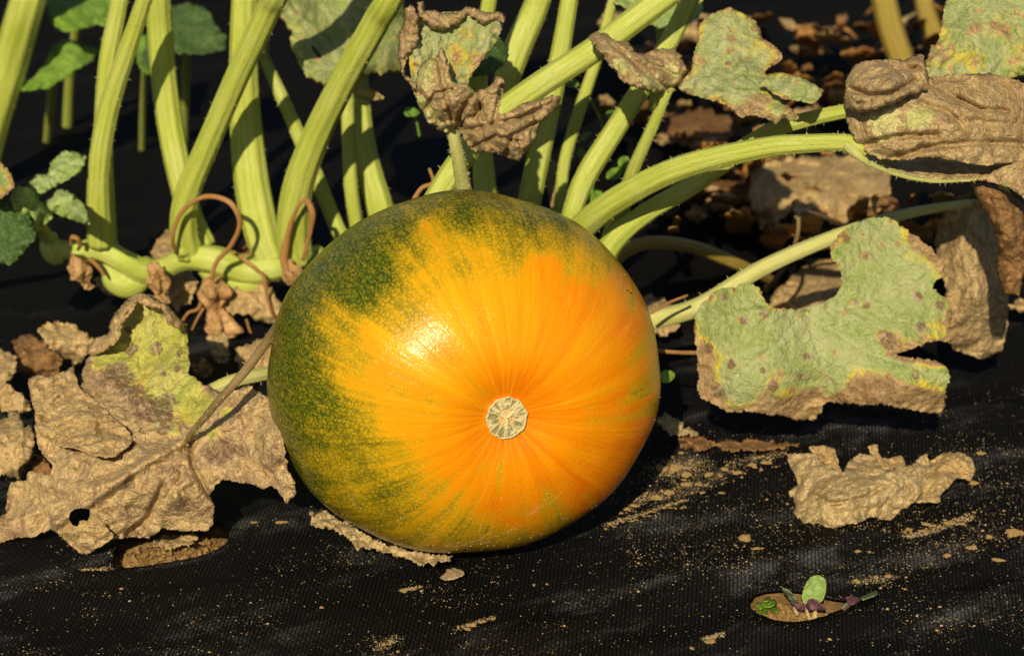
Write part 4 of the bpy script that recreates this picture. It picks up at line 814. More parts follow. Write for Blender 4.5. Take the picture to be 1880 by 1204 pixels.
leaf('blade', L2, L2D, MAT['leaf_yellow'], lf, 3.2, .0055, 34, .0018, 2.2, 0, 10, dry=.9, seed=27, darks=[(215, 690, 42, .75), (270, 750, 42, .75), (300, 770, 24, .6), (235, 605, 9, .8), (243, 640, 14, .9), (288, 640, 15, 1.0), (300, 685, 7, .9), (325, 678, 7, .9), (315, 735, 14, .7), (330, 650, 10, .6), (400, 835, 30, .7), (420, 815, 24, .5), (430, 760, 18, .4), (525, 890, 10, .5), (300, 795, 10, .5), (335, 740, 8, .4)], pleat=pl2, thick=.0007,
     blobs=[(200, 648, 28, -.75), (178, 668, 18, -.45), (300, 725, 40, -.55), (370, 735, 26, -.55), (350, 775, 18, -.45), (260, 640, 12, .35), (280, 640, 10, .3), (245, 605, 8, .3), (300, 665, 6, .25), (320, 650, 6, .25), (230, 690, 24, -.5), (265, 600, 52, -.95), (320, 660, 48, -.85), (250, 660, 34, -.45), (330, 720, 34, -.6), (290, 715, 22, -.4), (355, 750, 24, -.55), (300, 650, 18, -.2), (318, 790, 14, -.7), (390, 795, 15, -.6), (395, 825, 9, -.6), (420, 750, 12, -.35), (285, 775, 12, -.55), (330, 610, 20, -.3), (400, 760, 18, -.35)],
     veins=[[(345, 805), (300, 700), (262, 545)], [(345, 805), (230, 760), (70, 700)], [(345, 805), (220, 880), (20, 960)], [(345, 805), (430, 780), (500, 740)], [(345, 805), (330, 880), (270, 960)]], vein_w=4,
     holes=[[(128, 942), (136, 934), (150, 932), (164, 934), (166, 944), (160, 958), (146, 968), (134, 964), (126, 952)]])
leaf('curled_rim', Q(0, 400, 2.867, [(450, 715), (462, 690), (500, 635), (560, 612), (582, 612), (572, 580), (600, 515), (650, 455), (710, 405), (745, 395), (720, 460), (680, 510), (645, 560), (628, 640), (570, 690), (485, 730)]), [(165, 645, .02), (215, 580, .01), (255, 545, .02), (215, 620, -.005), (240, 570, .0)], MAT['dry'], lf, 3, .004, 60, .0013, 1.8, 0, 10, dry=.85, seed=28, curl=.007, curl_w=12)
leaf('curled_rim', Q(0, 400, 2.867, [(730, 395), (770, 398), (850, 445), (875, 448), (930, 515), (992, 565), (935, 588), (885, 555), (850, 480), (790, 470), (720, 440)]), [(258, 540, .015), (300, 560, .005), (343, 598, .0), (310, 585, -.008)], MAT['dry'], lf, 3, .003, 60, .0013, 1.8, 0, 10, dry=.85, seed=29, curl=.006, curl_w=10)
leaf('flap', [(58, 715), (70, 690), (100, 690), (130, 676), (150, 715), (195, 752), (238, 792), (242, 812), (222, 832), (196, 841), (165, 836), (140, 822), (110, 820), (84, 806), (66, 780)], on2([(60, 700, .002), (130, 680, .002), (150, 715, .002), (240, 800, .003), (215, 835, .018), (190, 838, .024), (140, 820, .02), (100, 812, .014), (66, 775, .006), (150, 760, .010), (190, 790, .010)]), MAT['dry'], lf, 3, .0045, 45, .0022, 2, 0, 10, dry=.9, seed=30)
leaf('flap', [(150, 955), (135, 975), (100, 972), (120, 992), (146, 1014), (164, 1016), (190, 1000), (210, 985), (190, 960)], [(110, 975, -.108), (155, 1012, -.106), (200, 985, -.11), (160, 965, -.112)], MAT['dry'], lf, 3, .003, 60, .0014, 1.6, 0, 10, dry=.9, seed=31)
tube('leaf_stalk', [(338, 815, -.085, 7), (348, 800, -.092, 10), (372, 770, -.105, 13), (405, 732, -.115, 15), (455, 675, -.112, 17), (500, 612, -.085, 17), (535, 560, -.02, 16), (560, 530, .06, 15)], MAT['stalk_brown'], lf, n=50, nseg=16, bristles=80)
# green petiole lying under it
stalk_thing('pale green stalk lying low between dead leaf and pumpkin', [(380, 720, .0, 22), (420, 702, .0, 24), (470, 690, .01, 26), (530, 680, .03, 26)], 'stalk_pale', 20, grp='low stalks')

# ------------------------------------------------------------------ dry leaves on the ground
def ground_leaf(label, outline, mat='dry', lift=0.008, bulge=0.0, grp='fallen dry leaves', step=4, crumple=.007, fscale=42, seed=0, dry=.9, ragged=4.5, **kw):
    a = np.array(outline, float); lo = a[:, 1].max(); c = a.mean(0)
    root = PZ(c[0], lo, 0.0)
    t = thing('dry_leaf', label, 'dry leaf', root, grp)
    dp = []
    for x_, y_ in [tuple(q) for q in a[::max(1, len(a) // 8)]] + [tuple(c)]:
        f = (lo - y_) / max(1, lo - a[:, 1].min()); z = lift + bulge * math.sin(math.pi * min(1, f)) + kw.get('stand', 0) * f
        dp.append((x_, y_, GY(x_, y_, z)))
    kw.pop('stand', None)
    b_ = a[int(np.argmax(a[:, 1]))]; kw.setdefault('veins', [[tuple(b_), tuple((b_ + q) / 2 + np.array((3, 2))), tuple(q)] for q in a[1::max(2, len(a) // 4)]]); kw.setdefault('vein_w', 4)
    leaf('blade', outline, dp, MAT[mat], t, step, crumple, fscale, .0014, ragged, 0, 10, dry=dry, seed=seed, **kw)
    return t
G = 'dry leaves beside the vine'
ground_leaf('tan dry leaf under the vine below the curled tendril', [(275, 470), (285, 445), (310, 420), (332, 430), (350, 500), (366, 520), (352, 550), (325, 572), (310, 550), (298, 530), (268, 520)], 'dry', .012, .01, G, seed=40, stand=.03)
ground_leaf('tan dry leaf under the vine beside the dried flower', [(400, 545), (440, 525), (475, 512), (502, 530), (520, 570), (511, 597), (480, 592), (455, 578), (420, 574)], 'dry', .012, .008, G, seed=41, stand=.03)
ground_leaf('small tan leaf between two thick stalks behind the vine', [(436, 445), (458, 424), (476, 445), (484, 482), (450, 492), (440, 470)], 'dry_dark', .012, .008, G, seed=42, stand=.02)
ground_leaf('brown leaf scrap below the dried flower', [(380, 620), (412, 608), (422, 650), (416, 670), (390, 656)], 'dry', .010, .006, G, seed=43, stand=.02)
ground_leaf('dark tan leaf tucked beside the brown leaf stalk', [(430, 642), (480, 622), (512, 640), (512, 668), (470, 692), (440, 682)], 'dry', .010, .006, G, seed=44, stand=.02)
ground_leaf('orange scrap of leaf next to the yellow leaf top', [(350, 672), (375, 658), (396, 676), (388, 690), (357, 692)], 'dry_dark', .010, .006, G, seed=45)
ground_leaf('pale scrap of leaf under the swollen vine node', [(172, 512), (200, 502), (220, 525), (206, 542), (182, 530)], 'dry', .012, .006, G, seed=46)
ground_leaf('rounded tan leaf behind the big crumpled dead leaf', [(66, 605), (90, 592), (130, 594), (156, 609), (174, 626), (157, 650), (140, 672), (118, 660), (92, 640)], 'dry', .012, .012, G, seed=47, stand=.03)
ground_leaf('dark brown curled leaf in shade behind the big dead leaf', [(20, 625), (60, 612), (95, 640), (118, 660), (100, 697), (62, 694), (30, 684), (35, 655)], 'dry_dark', .010, .01, G, seed=48, stand=.02)
ground_leaf('tan leaf just behind the torn leaf with curled tip', [(-30, 635), (0, 638), (29, 655), (31, 682), (12, 702), (46, 730), (62, 752), (30, 760), (0, 752), (-30, 745)], 'dry', .012, .01, G, seed=49, stand=.02)
ground_leaf('torn tan leaf with curled tip beside the big dead leaf', [(-30, 780), (0, 775), (15, 762), (30, 752), (39, 765), (46, 790), (58, 778), (66, 800), (62, 832), (46, 852), (36, 882), (20, 876), (0, 874), (-30, 870)], 'dry', .012, .01, G, seed=50, stand=.02, curl=.006, curl_w=14)
ground_leaf('brown scrap between torn leaf and big dead leaf', [(52, 845), (64, 828), (80, 840), (98, 860), (92, 876), (60, 868)], 'dry_dark', .010, .004, G, seed=51)
ground_leaf('small folded leaf in the fabric hole under the big dead leaf', [(276, 1002), (295, 986), (330, 980), (363, 984), (356, 998), (312, 1007)], 'dry', -.004, .006, G, 3, seed=52)
# curled leaf on the fabric at the right
Z8 = lambda p: Q(1240, 780, 2.839, p)
cl = thing('dry_leaf', 'curled pale dry leaf lying alone on the black fabric', 'dry leaf', PZ(1560, 965, 0.0), 'fallen dry leaves')
leaf('blade', Z8([(578, 150), (640, 150), (722, 143), (762, 190), (850, 240), (882, 250), (900, 190), (960, 150), (1020, 155), (1060, 190), (1090, 240), (1180, 220), (1250, 200), (1270, 165), (1312, 148), (1326, 200), (1326, 270), (1292, 350), (1232, 412), (1180, 442), (1120, 497), (1060, 492), (1030, 477), (940, 517), (880, 522), (830, 542), (750, 532), (690, 507), (660, 522), (630, 472), (598, 430), (563, 400), (580, 360), (640, 310), (620, 250), (590, 200)]),
     [(1450, 835, .02), (1490, 835, .015), (1560, 850, .0), (1600, 840, .015), (1700, 840, .01), (1465, 880, -.012), (1440, 920, -.010), (1475, 960, -.052), (1530, 970, -.062), (1600, 955, -.048), (1660, 930, -.035), (1700, 890, -.015), (1540, 910, -.055), (1600, 890, -.04), (1640, 880, -.035)],
     MAT['dry_pale'], cl, 3, .0065, 42, .0022, 1.8, 0, 10, dry=.95, seed=53, pleat=lambda x, y: .006 * np.exp(-(segdist(x, y, Z8([(740, 370), (800, 410), (880, 400), (980, 380), (1080, 320)]), False) / 4) ** 2) - .004 * np.exp(-(segdist(x, y, Z8([(740, 340), (820, 380), (980, 350), (1080, 290)]), False) / 9) ** 2))
leaf('curled_lobe', Z8([(690, 115), (780, 103), (832, 130), (855, 225), (870, 255), (780, 215), (730, 160)]), [(1490, 820, .03), (1530, 820, .03), (1540, 865, .01), (1500, 850, .02)], MAT['dry'], cl, 3, .003, 60, .0014, 1.5, dry=.9, seed=54)
leaf('curled_lobe', Z8([(1000, 112), (1050, 98), (1072, 170), (1110, 175), (1180, 158), (1202, 215), (1200, 250), (1090, 265), (1050, 215)]), [(1600, 818, .03), (1650, 840, .03), (1660, 870, .005), (1610, 860, .012)], MAT['dry'], cl, 3, .003, 60, .0014, 1.5, dry=.9, seed=55)
leaf('curled_lobe', Z8([(1310, 200), (1345, 175), (1400, 140), (1480, 138), (1542, 170), (1567, 240), (1532, 292), (1470, 270), (1430, 312), (1382, 362), (1382, 404), (1262, 408), (1240, 390), (1290, 330)]), [(1705, 850, .02), (1740, 832, .02), (1790, 865, .0), (1775, 880, -.01), (1725, 915, -.032), (1690, 920, -.03), (1730, 870, -.012)], MAT['dry'], cl, 3, .005, 50, .0014, 1.8, dry=.9, seed=56)
# strip under the pumpkin
ground_leaf('narrow rolled strip of dry leaf pinched under the pumpkin', [(568, 940), (590, 932), (615, 948), (640, 958), (660, 974), (685, 987), (720, 1001), (750, 1010), (790, 1016), (832, 1020), (829, 1030), (800, 1034), (770, 1037), (740, 1022), (700, 1012), (670, 1004), (658, 1012), (640, 987), (610, 972), (571, 966)], 'dry_pale', .012, .004, step=3, crumple=.004, fscale=80, seed=57)
G = 'dry leaves on the pumpkin\'s orange side'
ground_leaf('tan scrap of leaf beside the pumpkin\'s orange side', [(1205, 765), (1222, 760), (1250, 775), (1282, 795), (1275, 802), (1235, 798), (1212, 785)], 'dry_pale', .012, .003, G, 3, seed=58)
ground_leaf('orange brown scrap beside the tan scrap', [(1245, 802), (1275, 798), (1300, 806), (1305, 822), (1280, 826), (1248, 822)], 'dry_dark', .008, .003, G, 3, seed=59)
ground_leaf('flat brown leaf lying behind the broad flat leaf', [(1405, 575), (1425, 530), (1470, 492), (1520, 474), (1560, 480), (1580, 530), (1550, 575), (1480, 590)], 'dry', .012, .012, G, seed=60)
ground_leaf('tan leaf scrap between the pumpkin and the long pale stalk', [(1165, 545), (1195, 540), (1240, 560), (1250, 600), (1215, 618), (1180, 600)], 'dry', .012, .01, G, seed=61)
ground_leaf('narrow dry twiglike leaf lying in the shade of the flat leaf', [(1290, 812), (1350, 806), (1440, 812), (1470, 815), (1440, 824), (1340, 828)], 'dry_dark', .006, .0, G, 3, crumple=.002, seed=62)
G = 'blurred dry leaves on the ground further back'
ground_leaf('broad pale tan dry leaf below the arching stalk', [(1375, 370), (1380, 310), (1450, 288), (1560, 285), (1640, 296), (1632, 370), (1600, 400), (1540, 412), (1450, 392), (1400, 425)], 'dry', .03, .02, G, 5, .010, 22, seed=63, stand=.03)
ground_leaf('tan dry leaf under the middle of the arching stalk', [(1290, 330), (1340, 305), (1400, 320), (1390, 380), (1350, 400), (1300, 380)], 'dry_dark', .02, .02, G, 5, .010, 22, seed=64)
ground_leaf('brown dry leaf behind the drooping brown leaf', [(1480, 425), (1560, 405), (1640, 420), (1625, 455), (1540, 462), (1470, 450)], 'dry_dark', .02, .01, G, 5, .010, 22, seed=65)
ground_leaf('brown curled leaf below the small mottled leaf', [(1230, 215), (1290, 195), (1345, 215), (1335, 260), (1270, 275), (1225, 255)], 'dry_dark', .02, .02, G, 5, .010, 20, seed=66)
ground_leaf('long tan leaf strip lying flat below the small mottled leaf', [(1200, 250), (1260, 235), (1340, 238), (1345, 252), (1270, 258), (1205, 266)], 'dry', .02, .0, G, 5, .006, 20, seed=67)
ground_leaf('dark leaf under the first half of the arching stalk', [(1230, 290), (1300, 272), (1345, 290), (1320, 330), (1250, 335)], 'dry_dark', .02, .01, G, 5, .008, 20, seed=68)
ground_leaf('tan leaf at the foot of the drooping dead leaf', [(1740, 520), (1770, 505), (1790, 530), (1780, 560), (1745, 560)], 'dry', .02, .01, G, 5, seed=69)
ground_leaf('pale leaf scrap beneath the hanging strip', [(1850, 560), (1872, 548), (1900, 552), (1900, 575), (1862, 572)], 'dry', .02, .01, G, 5, seed=70)
rng = random.Random(11)
for i in range(190):
    x_ = rng.uniform(1090, 1780); y_ = rng.uniform(20, 440)
    if (x_ < 1230 and y_ > 250) or (1560 < x_ and 130 < y_ < 350): continue
    n_ = 9; s_ = rng.uniform(14, 44); el = rng.uniform(0.35, 1.2); ro = rng.uniform(0, 3.14)
    po = []
    for j in range(n_):
        a_ = 2 * math.pi * j / n_; r_j = s_ * rng.uniform(.6, 1.25); px_, py_ = r_j * math.cos(a_), r_j * math.sin(a_) * el * .7
        po.append((x_ + px_ * math.cos(ro) - py_ * math.sin(ro), y_ + (px_ * math.sin(ro) + py_ * math.cos(ro)) * .7))
    ground_leaf('small blurred brown leaf lying in the litter behind the plants', po, rng.choice(('dry_orange', 'dry', 'dry', 'dry_orange', 'dry_dark')), .01, .02, 'far leaf litter', 6, .01, 26, seed=80 + i * .7, stand=rng.uniform(.02, .10))
for i in range(5):
    x_ = (1180, 1345, 1240, 1150, 1480)[i]; y_ = (330, 190, 330, 210, 90)[i]
    ground_leaf('small blurred brown leaf lying in the litter behind the plants', [(x_ - 30, y_), (x_, y_ - 16), (x_ + 28, y_ - 8), (x_ + 34, y_ + 10), (x_, y_ + 18)], 'dry_dark', .02, .02, 'far leaf litter', 6, .01, 20, seed=120 + i)

rng = random.Random(5)
for i in range(26):
    x_ = rng.uniform(1180, 1760); y_ = rng.uniform(10, 330); L_ = rng.uniform(40, 110); an = rng.uniform(-.7, .7); Yg = GY(x_, y_, .03)
    if x_ > 1540 and y_ > 120: continue
    tag(tube('dry_straw', [(x_, y_, Yg, 7), (x_ + L_ * .5 * math.cos(an), y_ + L_ * .5 * math.sin(an) - 5, Yg - .01, 7), (x_ + L_ * math.cos(an), y_ + L_ * math.sin(an), GY(x_ + L_ * math.cos(an), y_ + L_ * math.sin(an), .02), 5)], MAT['straw' if i % 2 else 'tendril'], None, n=12, nseg=8, wob=.3), 'thin blurred dry straw lying in the leaf litter behind the plants', 'straw', 'far straws in the litter')
# ------------------------------------------------------------------ blurred green leaves top left
def far_leaf(label, outline, depth, mat, stalk, **kw):
    t = thing('squash_leaf', label, 'leaf', PY(*stalk[-1][:3]), 'blurred far leaves')
    leaf('blade', outline, depth, MAT[mat], t, 6, .012, 18, .001, 3, seed=kw.get('seed', 0), veins=kw.get('veins', ()))
    tube('leaf_stalk', stalk, MAT['stalk'], t, n=20, nseg=14)
far_leaf('bright green blurred leaf just above the pointed blurred leaf', [(80, -40), (88, 20), (95, 45), (120, 60), (160, 50), (205, 45), (210, -40)], [(80, 0, .60), (205, 40, .60), (150, -30, .64)], 'leaf_bright', [(150, 10, .68, 16), (130, 120, .75, 18), (120, 330, .85, 20)], seed=140)
far_leaf('bright green pointed blurred leaf behind the vine stalks', [(22, 165), (30, 148), (60, 145), (85, 110), (95, 85), (120, 72), (150, 80), (186, 92), (165, 115), (130, 135), (95, 160), (60, 168)], [(22, 165, .57), (185, 92, .62), (100, 80, .62), (100, 155, .56)], 'leaf_bright', [(100, 120, .64, 12), (90, 220, .72, 16), (80, 360, .85, 18)], seed=141)
far_leaf('dark green blurred leaf between the upright stalks', [(300, 20), (340, 5), (380, 15), (395, 45), (420, 70), (415, 92), (370, 100), (320, 98), (275, 130), (260, 110), (268, 70)], [(300, 20, .62), (415, 80, .58), (270, 120, .55)], 'leaf_deep', [(345, 60, .6, 12), (340, 160, .7, 16), (335, 340, .8, 18)], seed=142)
far_leaf('olive blurred leaf scrap near the upright stalk bases', [(245, 70), (275, 62), (285, 95), (275, 140), (255, 125)], [(245, 70, .6), (275, 140, .55), (285, 90, .6)], 'leaf_bright', [(265, 100, .6, 8), (262, 200, .68, 12), (260, 300, .75, 12)], seed=143)
# little weeds between the stalks
def weed(label, stem, leaves, seed):
    t = thing('weed', label, 'weed', PY(*stem[0][:3]), 'small weeds behind the pumpkin')
    tube('stem', stem, MAT['weed'], t, n=24, nseg=8)
    for q, (x_, y_, Y_, l_, w_, an) in enumerate(leaves):
        po = []
        for j in range(14):
            a_ = 2 * math.pi * j / 14; u_, v_ = l_ * math.cos(a_), w_ * math.sin(a_) * (1 - .35 * math.cos(a_))
            po.append((x_ + u_ * math.cos(an) - v_ * math.sin(an), y_ + u_ * math.sin(an) + v_ * math.cos(an)))
        leaf('leaflet', po, [(x_ - l_, y_, Y_ - .004), (x_ + l_, y_, Y_ + .004), (x_, y_ + w_, Y_ - .006)], MAT['leaf_bright'], t, 4, .002, 50, .0005, 1.0, seed=seed + q)
weed('small green weed with leaflets between the slanting stalks', [(1085, 420, .3, 7), (1088, 340, .3, 6), (1100, 280, .3, 6), (1105, 230, .29, 5), (1080, 175, .29, 4)],
     [(1050, 152, .27, 16, 9, .4), (1075, 250, .29, 14, 6, -.6), (1090, 268, .29, 14, 7, 2.6), (1072, 285, .28, 16, 8, .8), (1098, 292, .3, 14, 8, -.8), (1130, 318, .28, 20, 10, -.5), (1150, 300, .29, 16, 12, .2), (1100, 360, .3, 15, 10, .3), (1125, 210, .3, 14, 8, .1)], 150)
weed('low green weed leaf peeking out beside the pumpkin\'s orange side', [(1180, 700, .02, 6), (1200, 695, .01, 6), (1215, 692, .01, 5)], [(1226, 690, .005, 16, 12, -.3)], 170)
weed('tiny yellow green leaf near the thin upright stalk', [(770, 250, .33, 5), (765, 225, .33, 4), (757, 208, .33, 4)], [(756, 206, .32, 17, 9, .1)], 175)
tag(tube('dry_twig', [(1466, 398, .16, 8), (1464, 430, .16, 9), (1452, 470, .165, 9), (1430, 505, .17, 10), (1405, 535, .18, 9)], MAT['stalk_brown'], None, n=30, nseg=10, wob=.3), 'brown dry tendril hanging down across the pale stalk', 'twig')
tag(tube('dry_twig', [(1462, 398, .16, 9), (1480, 390, .2, 9), (1530, 405, .26, 8), (1570, 425, .32, 7)], MAT['stalk_brown'], None, n=24, nseg=10, wob=.3), 'dark twig running back from the hanging dry tendril', 'twig')
tag(tube('dry_twig', [(1195, 575, .05, 5), (1230, 555, .06, 6), (1262, 542, .07, 5)], MAT['tendril'], None, n=16, nseg=8, wob=.3), 'short orange twig beside the pumpkin above the pale stalk', 'twig')
tag(tube('dry_twig', [(1190, 643, .05, 7), (1230, 646, .04, 8), (1300, 648, .05, 7)], MAT['tendril'], None, n=16, nseg=8, wob=.3), 'thin orange twig between the pumpkin and the broad flat leaf', 'twig')
tag(tube('dry_twig', [(760, 365, .12, 9), (775, 345, .12, 9), (795, 335, .12, 8), (788, 310, .13, 6)], MAT['tendril'], None, n=20, nseg=8, wob=.3), 'orange curled twig at the top edge of the pumpkin', 'twig')
tag(tube('dry_twig', [(1010, 300, .26, 20), (1015, 340, .25, 22), (1020, 380, .24, 20), (1032, 400, .24, 12)], MAT['stalk_brown'], None, n=20, nseg=10, wob=.5), 'shrivelled brown stem stub between the straight and slanting stalks', 'twig')

# ------------------------------------------------------------------ seedlings in the right-hand cut
def blade3(name, outline, depth, mat, parent, seed): return leaf(name, outline, depth, MAT[mat], parent, 2.5, .0012, 90, .0003, .8, seed=seed, thick=.0005)
Z9 = lambda p: Q(1340, 1020, 5.875, p)
def gp(x_, y_, dz): return GY(x_, y_, dz)
sd = thing('seedling', 'seedling with one upright oval green leaf and purple lower leaves in a fabric hole', 'seedling', PZ(1483, 1125, -.006), 'seedlings in the fabric hole')
yb = GY(1483, 1125, -.004)
blade3('leaf', Z9([(800, 520), (780, 440), (785, 380), (820, 300), (870, 230), (940, 200), (1000, 220), (1035, 260), (1040, 330), (1030, 420), (1000, 490), (930, 520), (860, 530)]), [(1475, 1108, yb), (1500, 1055, yb + .008), (1515, 1080, yb + .004), (1472, 1075, yb + .004)], 'seed_green', sd, 200)
blade3('leaf', Z9([(825, 510), (840, 470), (880, 455), (940, 475), (1000, 530), (1045, 580), (980, 592), (900, 580), (850, 600)]), [(1482, 1120, yb - .004), (1490, 1098, yb - .006), (1515, 1118, yb - .012)], 'purple', sd, 201)
blade3('leaf', Z9([(555, 360), (600, 345), (660, 390), (700, 450), (735, 470), (725, 510), (660, 490), (610, 430)]), [(1435, 1080, yb - .004), (1462, 1105, yb), (1450, 1090, yb - .004)], 'seed_grey', sd, 202)
blade3('leaf', Z9([(640, 480), (700, 500), (760, 520), (810, 545), (790, 600), (740, 580), (690, 540)]), [(1450, 1102, yb - .002), (1475, 1115, yb - .004), (1470, 1122, yb - .004)], 'purple', sd, 203)
tube('stem', [(1483, 1132, yb - .002, 8), (1480, 1120, yb - .002, 7), (1476, 1108, yb, 5)], MAT['purple'], sd, n=10, nseg=8)
sd = thing('seedling', 'seedling with toothed grey green leaf reaching out over the fabric edge', 'seedling', PZ(1548, 1116, -.004), 'seedlings in the fabric hole')
yb = GY(1550, 1112, .0) - .006
blade3('leaf', Z9([(1400, 440), (1440, 410), (1500, 385), (1560, 360), (1600, 395), (1580, 425), (1510, 450), (1440, 472), (1405, 475)]), [(1580, 1097, yb + .012), (1610, 1085, yb + .014), (1590, 1095, yb + .006)], 'seed_grey', sd, 205)
blade3('leaf', Z9([(1240, 440), (1300, 430), (1370, 440), (1420, 465), (1370, 500), (1320, 530), (1260, 490)]), [(1552, 1095, yb + .01), (1580, 1100, yb + .008), (1565, 1108, yb + .002)], 'purple', sd, 206)
blade3('leaf', Z9([(1190, 570), (1215, 520), (1260, 500), (1300, 530), (1240, 565)]), [(1543, 1116, yb), (1560, 1106, yb + .004), (1552, 1114, yb)], 'seed_grey', sd, 207)
tube('stem', [(1548, 1120, yb - .002, 6), (1565, 1106, yb + .004, 5), (1580, 1099, yb + .010, 4)], MAT['purple'], sd, n=10, nseg=8)
sd = thing('seedling', 'low rosette of small bright green leaves at the end of the fabric hole', 'seedling', PZ(1406, 1120, -.008), 'seedlings in the fabric hole')
yb = GY(1406, 1118, -.006)
for i, (cx_, cy_, l_, w_, an) in enumerate(((1395, 1112, 9, 6, .3), (1411, 1108, 13, 7, -.1), (1402, 1121, 8, 7, 1.2), (1422, 1118, 9, 6, .4), (1408, 1100, 8, 5, -.6), (1420, 1106, 6, 6, .9), (1390, 1120, 6, 4, 2.2))):
    po = [(cx_ + l_ * math.cos(a_) * math.cos(an) - w_ * math.sin(a_) * math.sin(an), cy_ + l_ * math.cos(a_) * math.sin(an) + w_ * math.sin(a_) * math.cos(an)) for a_ in np.arange(0, 6.28, .5)]
    blade3('leaf', po, [(cx_ - l_, cy_, yb + .003), (cx_ + l_, cy_, yb + .001), (cx_, cy_ + w_, yb - .003 - .001 * i)], 'weed', sd, 210 + i)
for i, (x0_, y0_, x1_, y1_, w_) in enumerate(((1464, 1128, 1457, 1112, 8), (1486, 1136, 1480, 1116, 9), (1495, 1137, 1498, 1118, 12))):
    yb = GY(x0_, y0_, -.006)
    tag(tube('straw_stub', [(x0_, y0_, yb, w_), ((x0_ + x1_) / 2, (y0_ + y1_) / 2, yb, w_ * .9), (x1_, y1_, yb + .002, w_ * .3)], MAT['straw'], None, n=12, nseg=10, wob=.4, rib=.12), 'short pale straw stub poking out of soil below the purple seedling leaf', 'straw', 'straw stubs in the hole')

# ------------------------------------------------------------------ soil clods and crumbs lying on the fabric
def clod_mesh(name, seed, k_=9):
    r2 = random.Random(int(seed * 10)); bm = bmesh.new()
    for q in range(k_):
        m0 = bmesh.ops.create_icosphere(bm, subdivisions=2, radius=1.0)['verts']
        a_ = r2.uniform(0, 6.28); rr = r2.uniform(0, .75) ** .8 if q else 0; sz = r2.uniform(.16, .5) * (1.1 - rr * .5) * (1.25 if q == 0 else 1)
        for v in m0:
            f = 1 + .6 * noise.noise(v.co * 1.8 + Vector((seed + q, 0, 0))) + .35 * noise.noise(v.co * 4.5 + Vector((0, seed + q, 0)))
            v.co = Vector((v.co.x * f * sz + rr * math.cos(a_), v.co.y * f * sz + rr * math.sin(a_), v.co.z * f * sz * 1.3))
    m = bpy.data.meshes.new(name); bm.to_mesh(m); bm.free(); m.materials.append(MAT['crumb']); return m
cms = [clod_mesh('soil_clod', i * 3.3, 6 + i) for i in range(10)]
def clod(px, py, w_, h_, label='small tan clod of dry soil lying on the black fabric', grp='soil clods on the fabric', ro=None):
    p = on_sheet(px, py); s_ = pxm(p); o = bpy.data.objects.new('soil_clod', random.choice(cms if w_ > 13 else cms[:3])); S.collection.objects.link(o)
    zz = min(w_, h_) * s_ * .5
    o.location = p + Vector((0, 0, zz * .25)); o.scale = (w_ / 2 * s_, h_ / 2 * s_ / math.sin(PITCH + .08) * .8, zz); o.rotation_euler = (0, 0, ro if ro is not None else random.uniform(-.3, .3))
    tag(o, label, 'soil clod', grp)
CL = [(1368, 990, 30, 16), (1390, 1007, 28, 7), (1860, 980, 50, 22), (1815, 986, 18, 11), (1786, 1006, 30, 11), (1832, 1028, 36, 8), (1800, 832, 20, 9), (1786, 887, 28, 11), (1572, 1066, 14, 9), (1632, 1058, 16, 8), (1608, 1060, 14, 9),
      (1740, 1020, 18, 9), (1576, 1012, 14, 6), (1306, 1178, 30, 9), (868, 1148, 28, 10), (858, 1155, 20, 8), (740, 1085, 18, 9), (760, 1081, 12, 6), (1596, 1013, 10, 5), (1270, 1190, 12, 7), (1228, 905, 26, 12), (1205, 915, 26, 12), (1262, 890, 24, 10), (1300, 872, 20, 9), (1330, 862, 18, 8), (1405, 850, 24, 8), (1380, 853, 18, 7), (1240, 860, 34, 16), (1260, 872, 26, 14), (1215, 860, 26, 16), (1290, 905, 14, 6), (1325, 905, 14, 6),
      (1150, 935, 20, 8), (1165, 928, 20, 7), (1140, 942, 12, 6), (704, 1183, 12, 8), (716, 1176, 10, 6), (690, 1178, 8, 5), (870, 1146, 14, 6), (905, 1136, 12, 5), (888, 1141, 14, 6), (515, 959, 36, 7), (468, 959, 20, 5), (980, 1074, 8, 6), (1004, 1072, 7, 5), (1016, 1104, 6, 5), (1350, 1001, 8, 5), (1445, 925, 8, 5), (1250, 832, 14, 6), (590, 1115, 12, 6)]
for c_ in CL: clod(*c_)
for i in range(22):
    t_ = i / 21; clod(1660 + 125 * t_ + random.uniform(-6, 6), 980 - 34 * t_ + random.gauss(0, 4), random.uniform(4, 20), random.uniform(3, 9), 'crumb of the long soil streak in front of the curled pale leaf', 'crumbs of the long soil streak')
for i in range(16):
    t_ = i / 15; clod(1110 + 150 * t_ + random.uniform(-3, 3), 968 - 40 * t_ + random.gauss(0, 3), random.uniform(4, 16), random.uniform(3, 6), 'crumb of the thin soil streak beside the pumpkin shadow', 'crumbs of the thin soil streak')
for i in range(24):
    t_ = i / 23; clod(1200 + 230 * t_ + random.uniform(-6, 6), 918 - 74 * t_ + random.gauss(0, 9), random.uniform(4, 18), random.uniform(3, 10), 'crumb of the broken soil streak below the flat leaf shadow', 'crumbs of the broken soil streak')
fk = thing('leaf_flake', 'flat tan leaf flake on the fabric in front of the pumpkin', 'leaf flake', PZ(830, 1055, 0.0))
leaf('blade', [(806, 1060), (818, 1052), (820, 1044), (834, 1041), (850, 1046), (853, 1054), (838, 1062), (820, 1065)], [(806, 1060, GY(806, 1060, .005)), (853, 1050, GY(853, 1050, .006)), (830, 1042, GY(830, 1042, .005))], MAT['dry_pale'], fk, 2.5, .0006, 60, .0003, .8, dry=.9, seed=300)
rng = random.Random(21); bv = []; bf = []; bv2 = []; bf2 = []
xs_ = []; ys_ = []
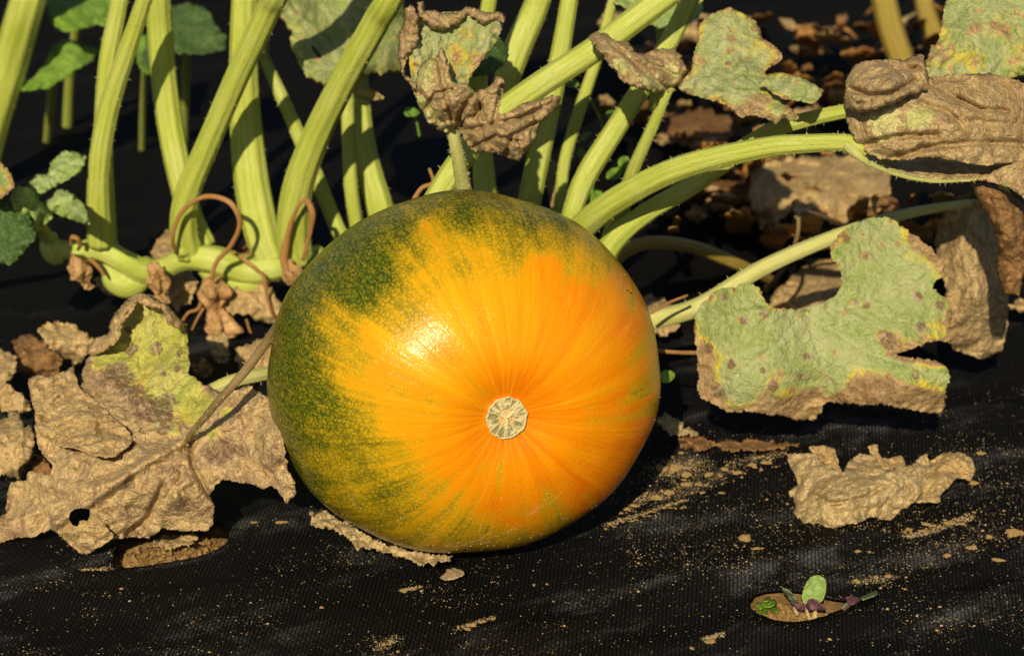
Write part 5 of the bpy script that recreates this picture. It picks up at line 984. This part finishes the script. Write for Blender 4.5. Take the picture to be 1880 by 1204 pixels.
while len(xs_) < 10000:
    px_ = rng.uniform(-20, 1900); py_ = rng.uniform(700, 1225)
    if px_ < 560 and py_ < 960: continue
    p = PZ(px_, py_); dn = noise.noise((p.x * 14, p.y * 20, 4)) + .5 * noise.noise((p.x * 45, p.y * 60, 9))
    stk = math.exp(-(((py_ - (1010 - (px_ - 1200) * .14)) / 90) ** 2)) * (px_ > 1150)
    if rng.random() < .04 + .6 * max(0, dn) + .35 * stk: xs_.append(p.x); ys_.append(p.y)
for n_, (xa, ya), (xb, yb_), sp_ in ((700, (1110, 968), (1262, 926), 4), (1300, (1196, 918), (1435, 842), 12), (1500, (1205, 870), (1290, 858), 14), (900, (1660, 982), (1788, 944), 5), (260, (835, 1156), (908, 1134), 4), (220, (688, 1186), (735, 1170), 7), (200, (735, 1086), (772, 1078), 3), (260, (1290, 1182), (1325, 1172), 4), (400, (1150, 940), (1200, 905), 9), (240, (1565, 1070), (1640, 1055), 7), (200, (150, 1050), (205, 1046), 4), (350, (1640, 1030), (1860, 960), 26)):
    for _ in range(n_):                    # loose sand drifted into streaks
        t_ = rng.random(); p = PZ(xa + (xb - xa) * t_ + rng.gauss(0, sp_), ya + (yb_ - ya) * t_ + rng.gauss(0, sp_ * .6)); xs_.append(p.x); ys_.append(p.y)
hz = height(np.array(xs_), np.array(ys_))
hx, hy = np.array(xs_), np.array(ys_); inh = inpoly(hx, hy, holes[0]) | inpoly(hx, hy, holes[1])
for x_, y_, z_, ih in zip(xs_, ys_, hz, inh):
    if ih: z_ = -.0105 + .001
    r_ = rng.choice((.0002, .0002, .00022, .00025, .0003, .00035, .0006)) * (1 if rng.random() > .03 else 2.2)
    if rng.random() < .5: octa(bv, bf, (x_, y_, z_ + r_ * .2), r_, rng)
    else: octa(bv2, bf2, (x_, y_, z_ + r_ * .2), r_ * .85, rng)
bv3 = []; bf3 = []
for hp in holes:
    lo_, hi_ = hp.min(0), hp.max(0); m_ = 0
    while m_ < 420:
        x_, y_ = rng.uniform(lo_[0], hi_[0]), rng.uniform(lo_[1], hi_[1])
        if inpoly(np.array([x_]), np.array([y_]), hp)[0]:
            m_ += 1; r_ = rng.choice((.0005, .0007, .001, .0014, .0024)); octa(bv3, bf3, (x_, y_, -.0105 + r_ * .4), r_, rng, .9)
o = build('loose_soil', bv3, bf3, MAT['soil'], smooth=False, kind='stuff'); tag(o, 'loose brown soil crumbs inside the cut holes of the fabric', 'soil')
o = build('soil_crumbs', bv, bf, MAT['crumb'], smooth=False, kind='stuff'); tag(o, 'fine tan soil crumbs scattered over the black fabric', 'soil')
o = build('dust_specks', bv2, bf2, MAT['crumb_pale'], smooth=False, kind='stuff'); tag(o, 'pale dust specks sprinkled over the black fabric', 'dust')
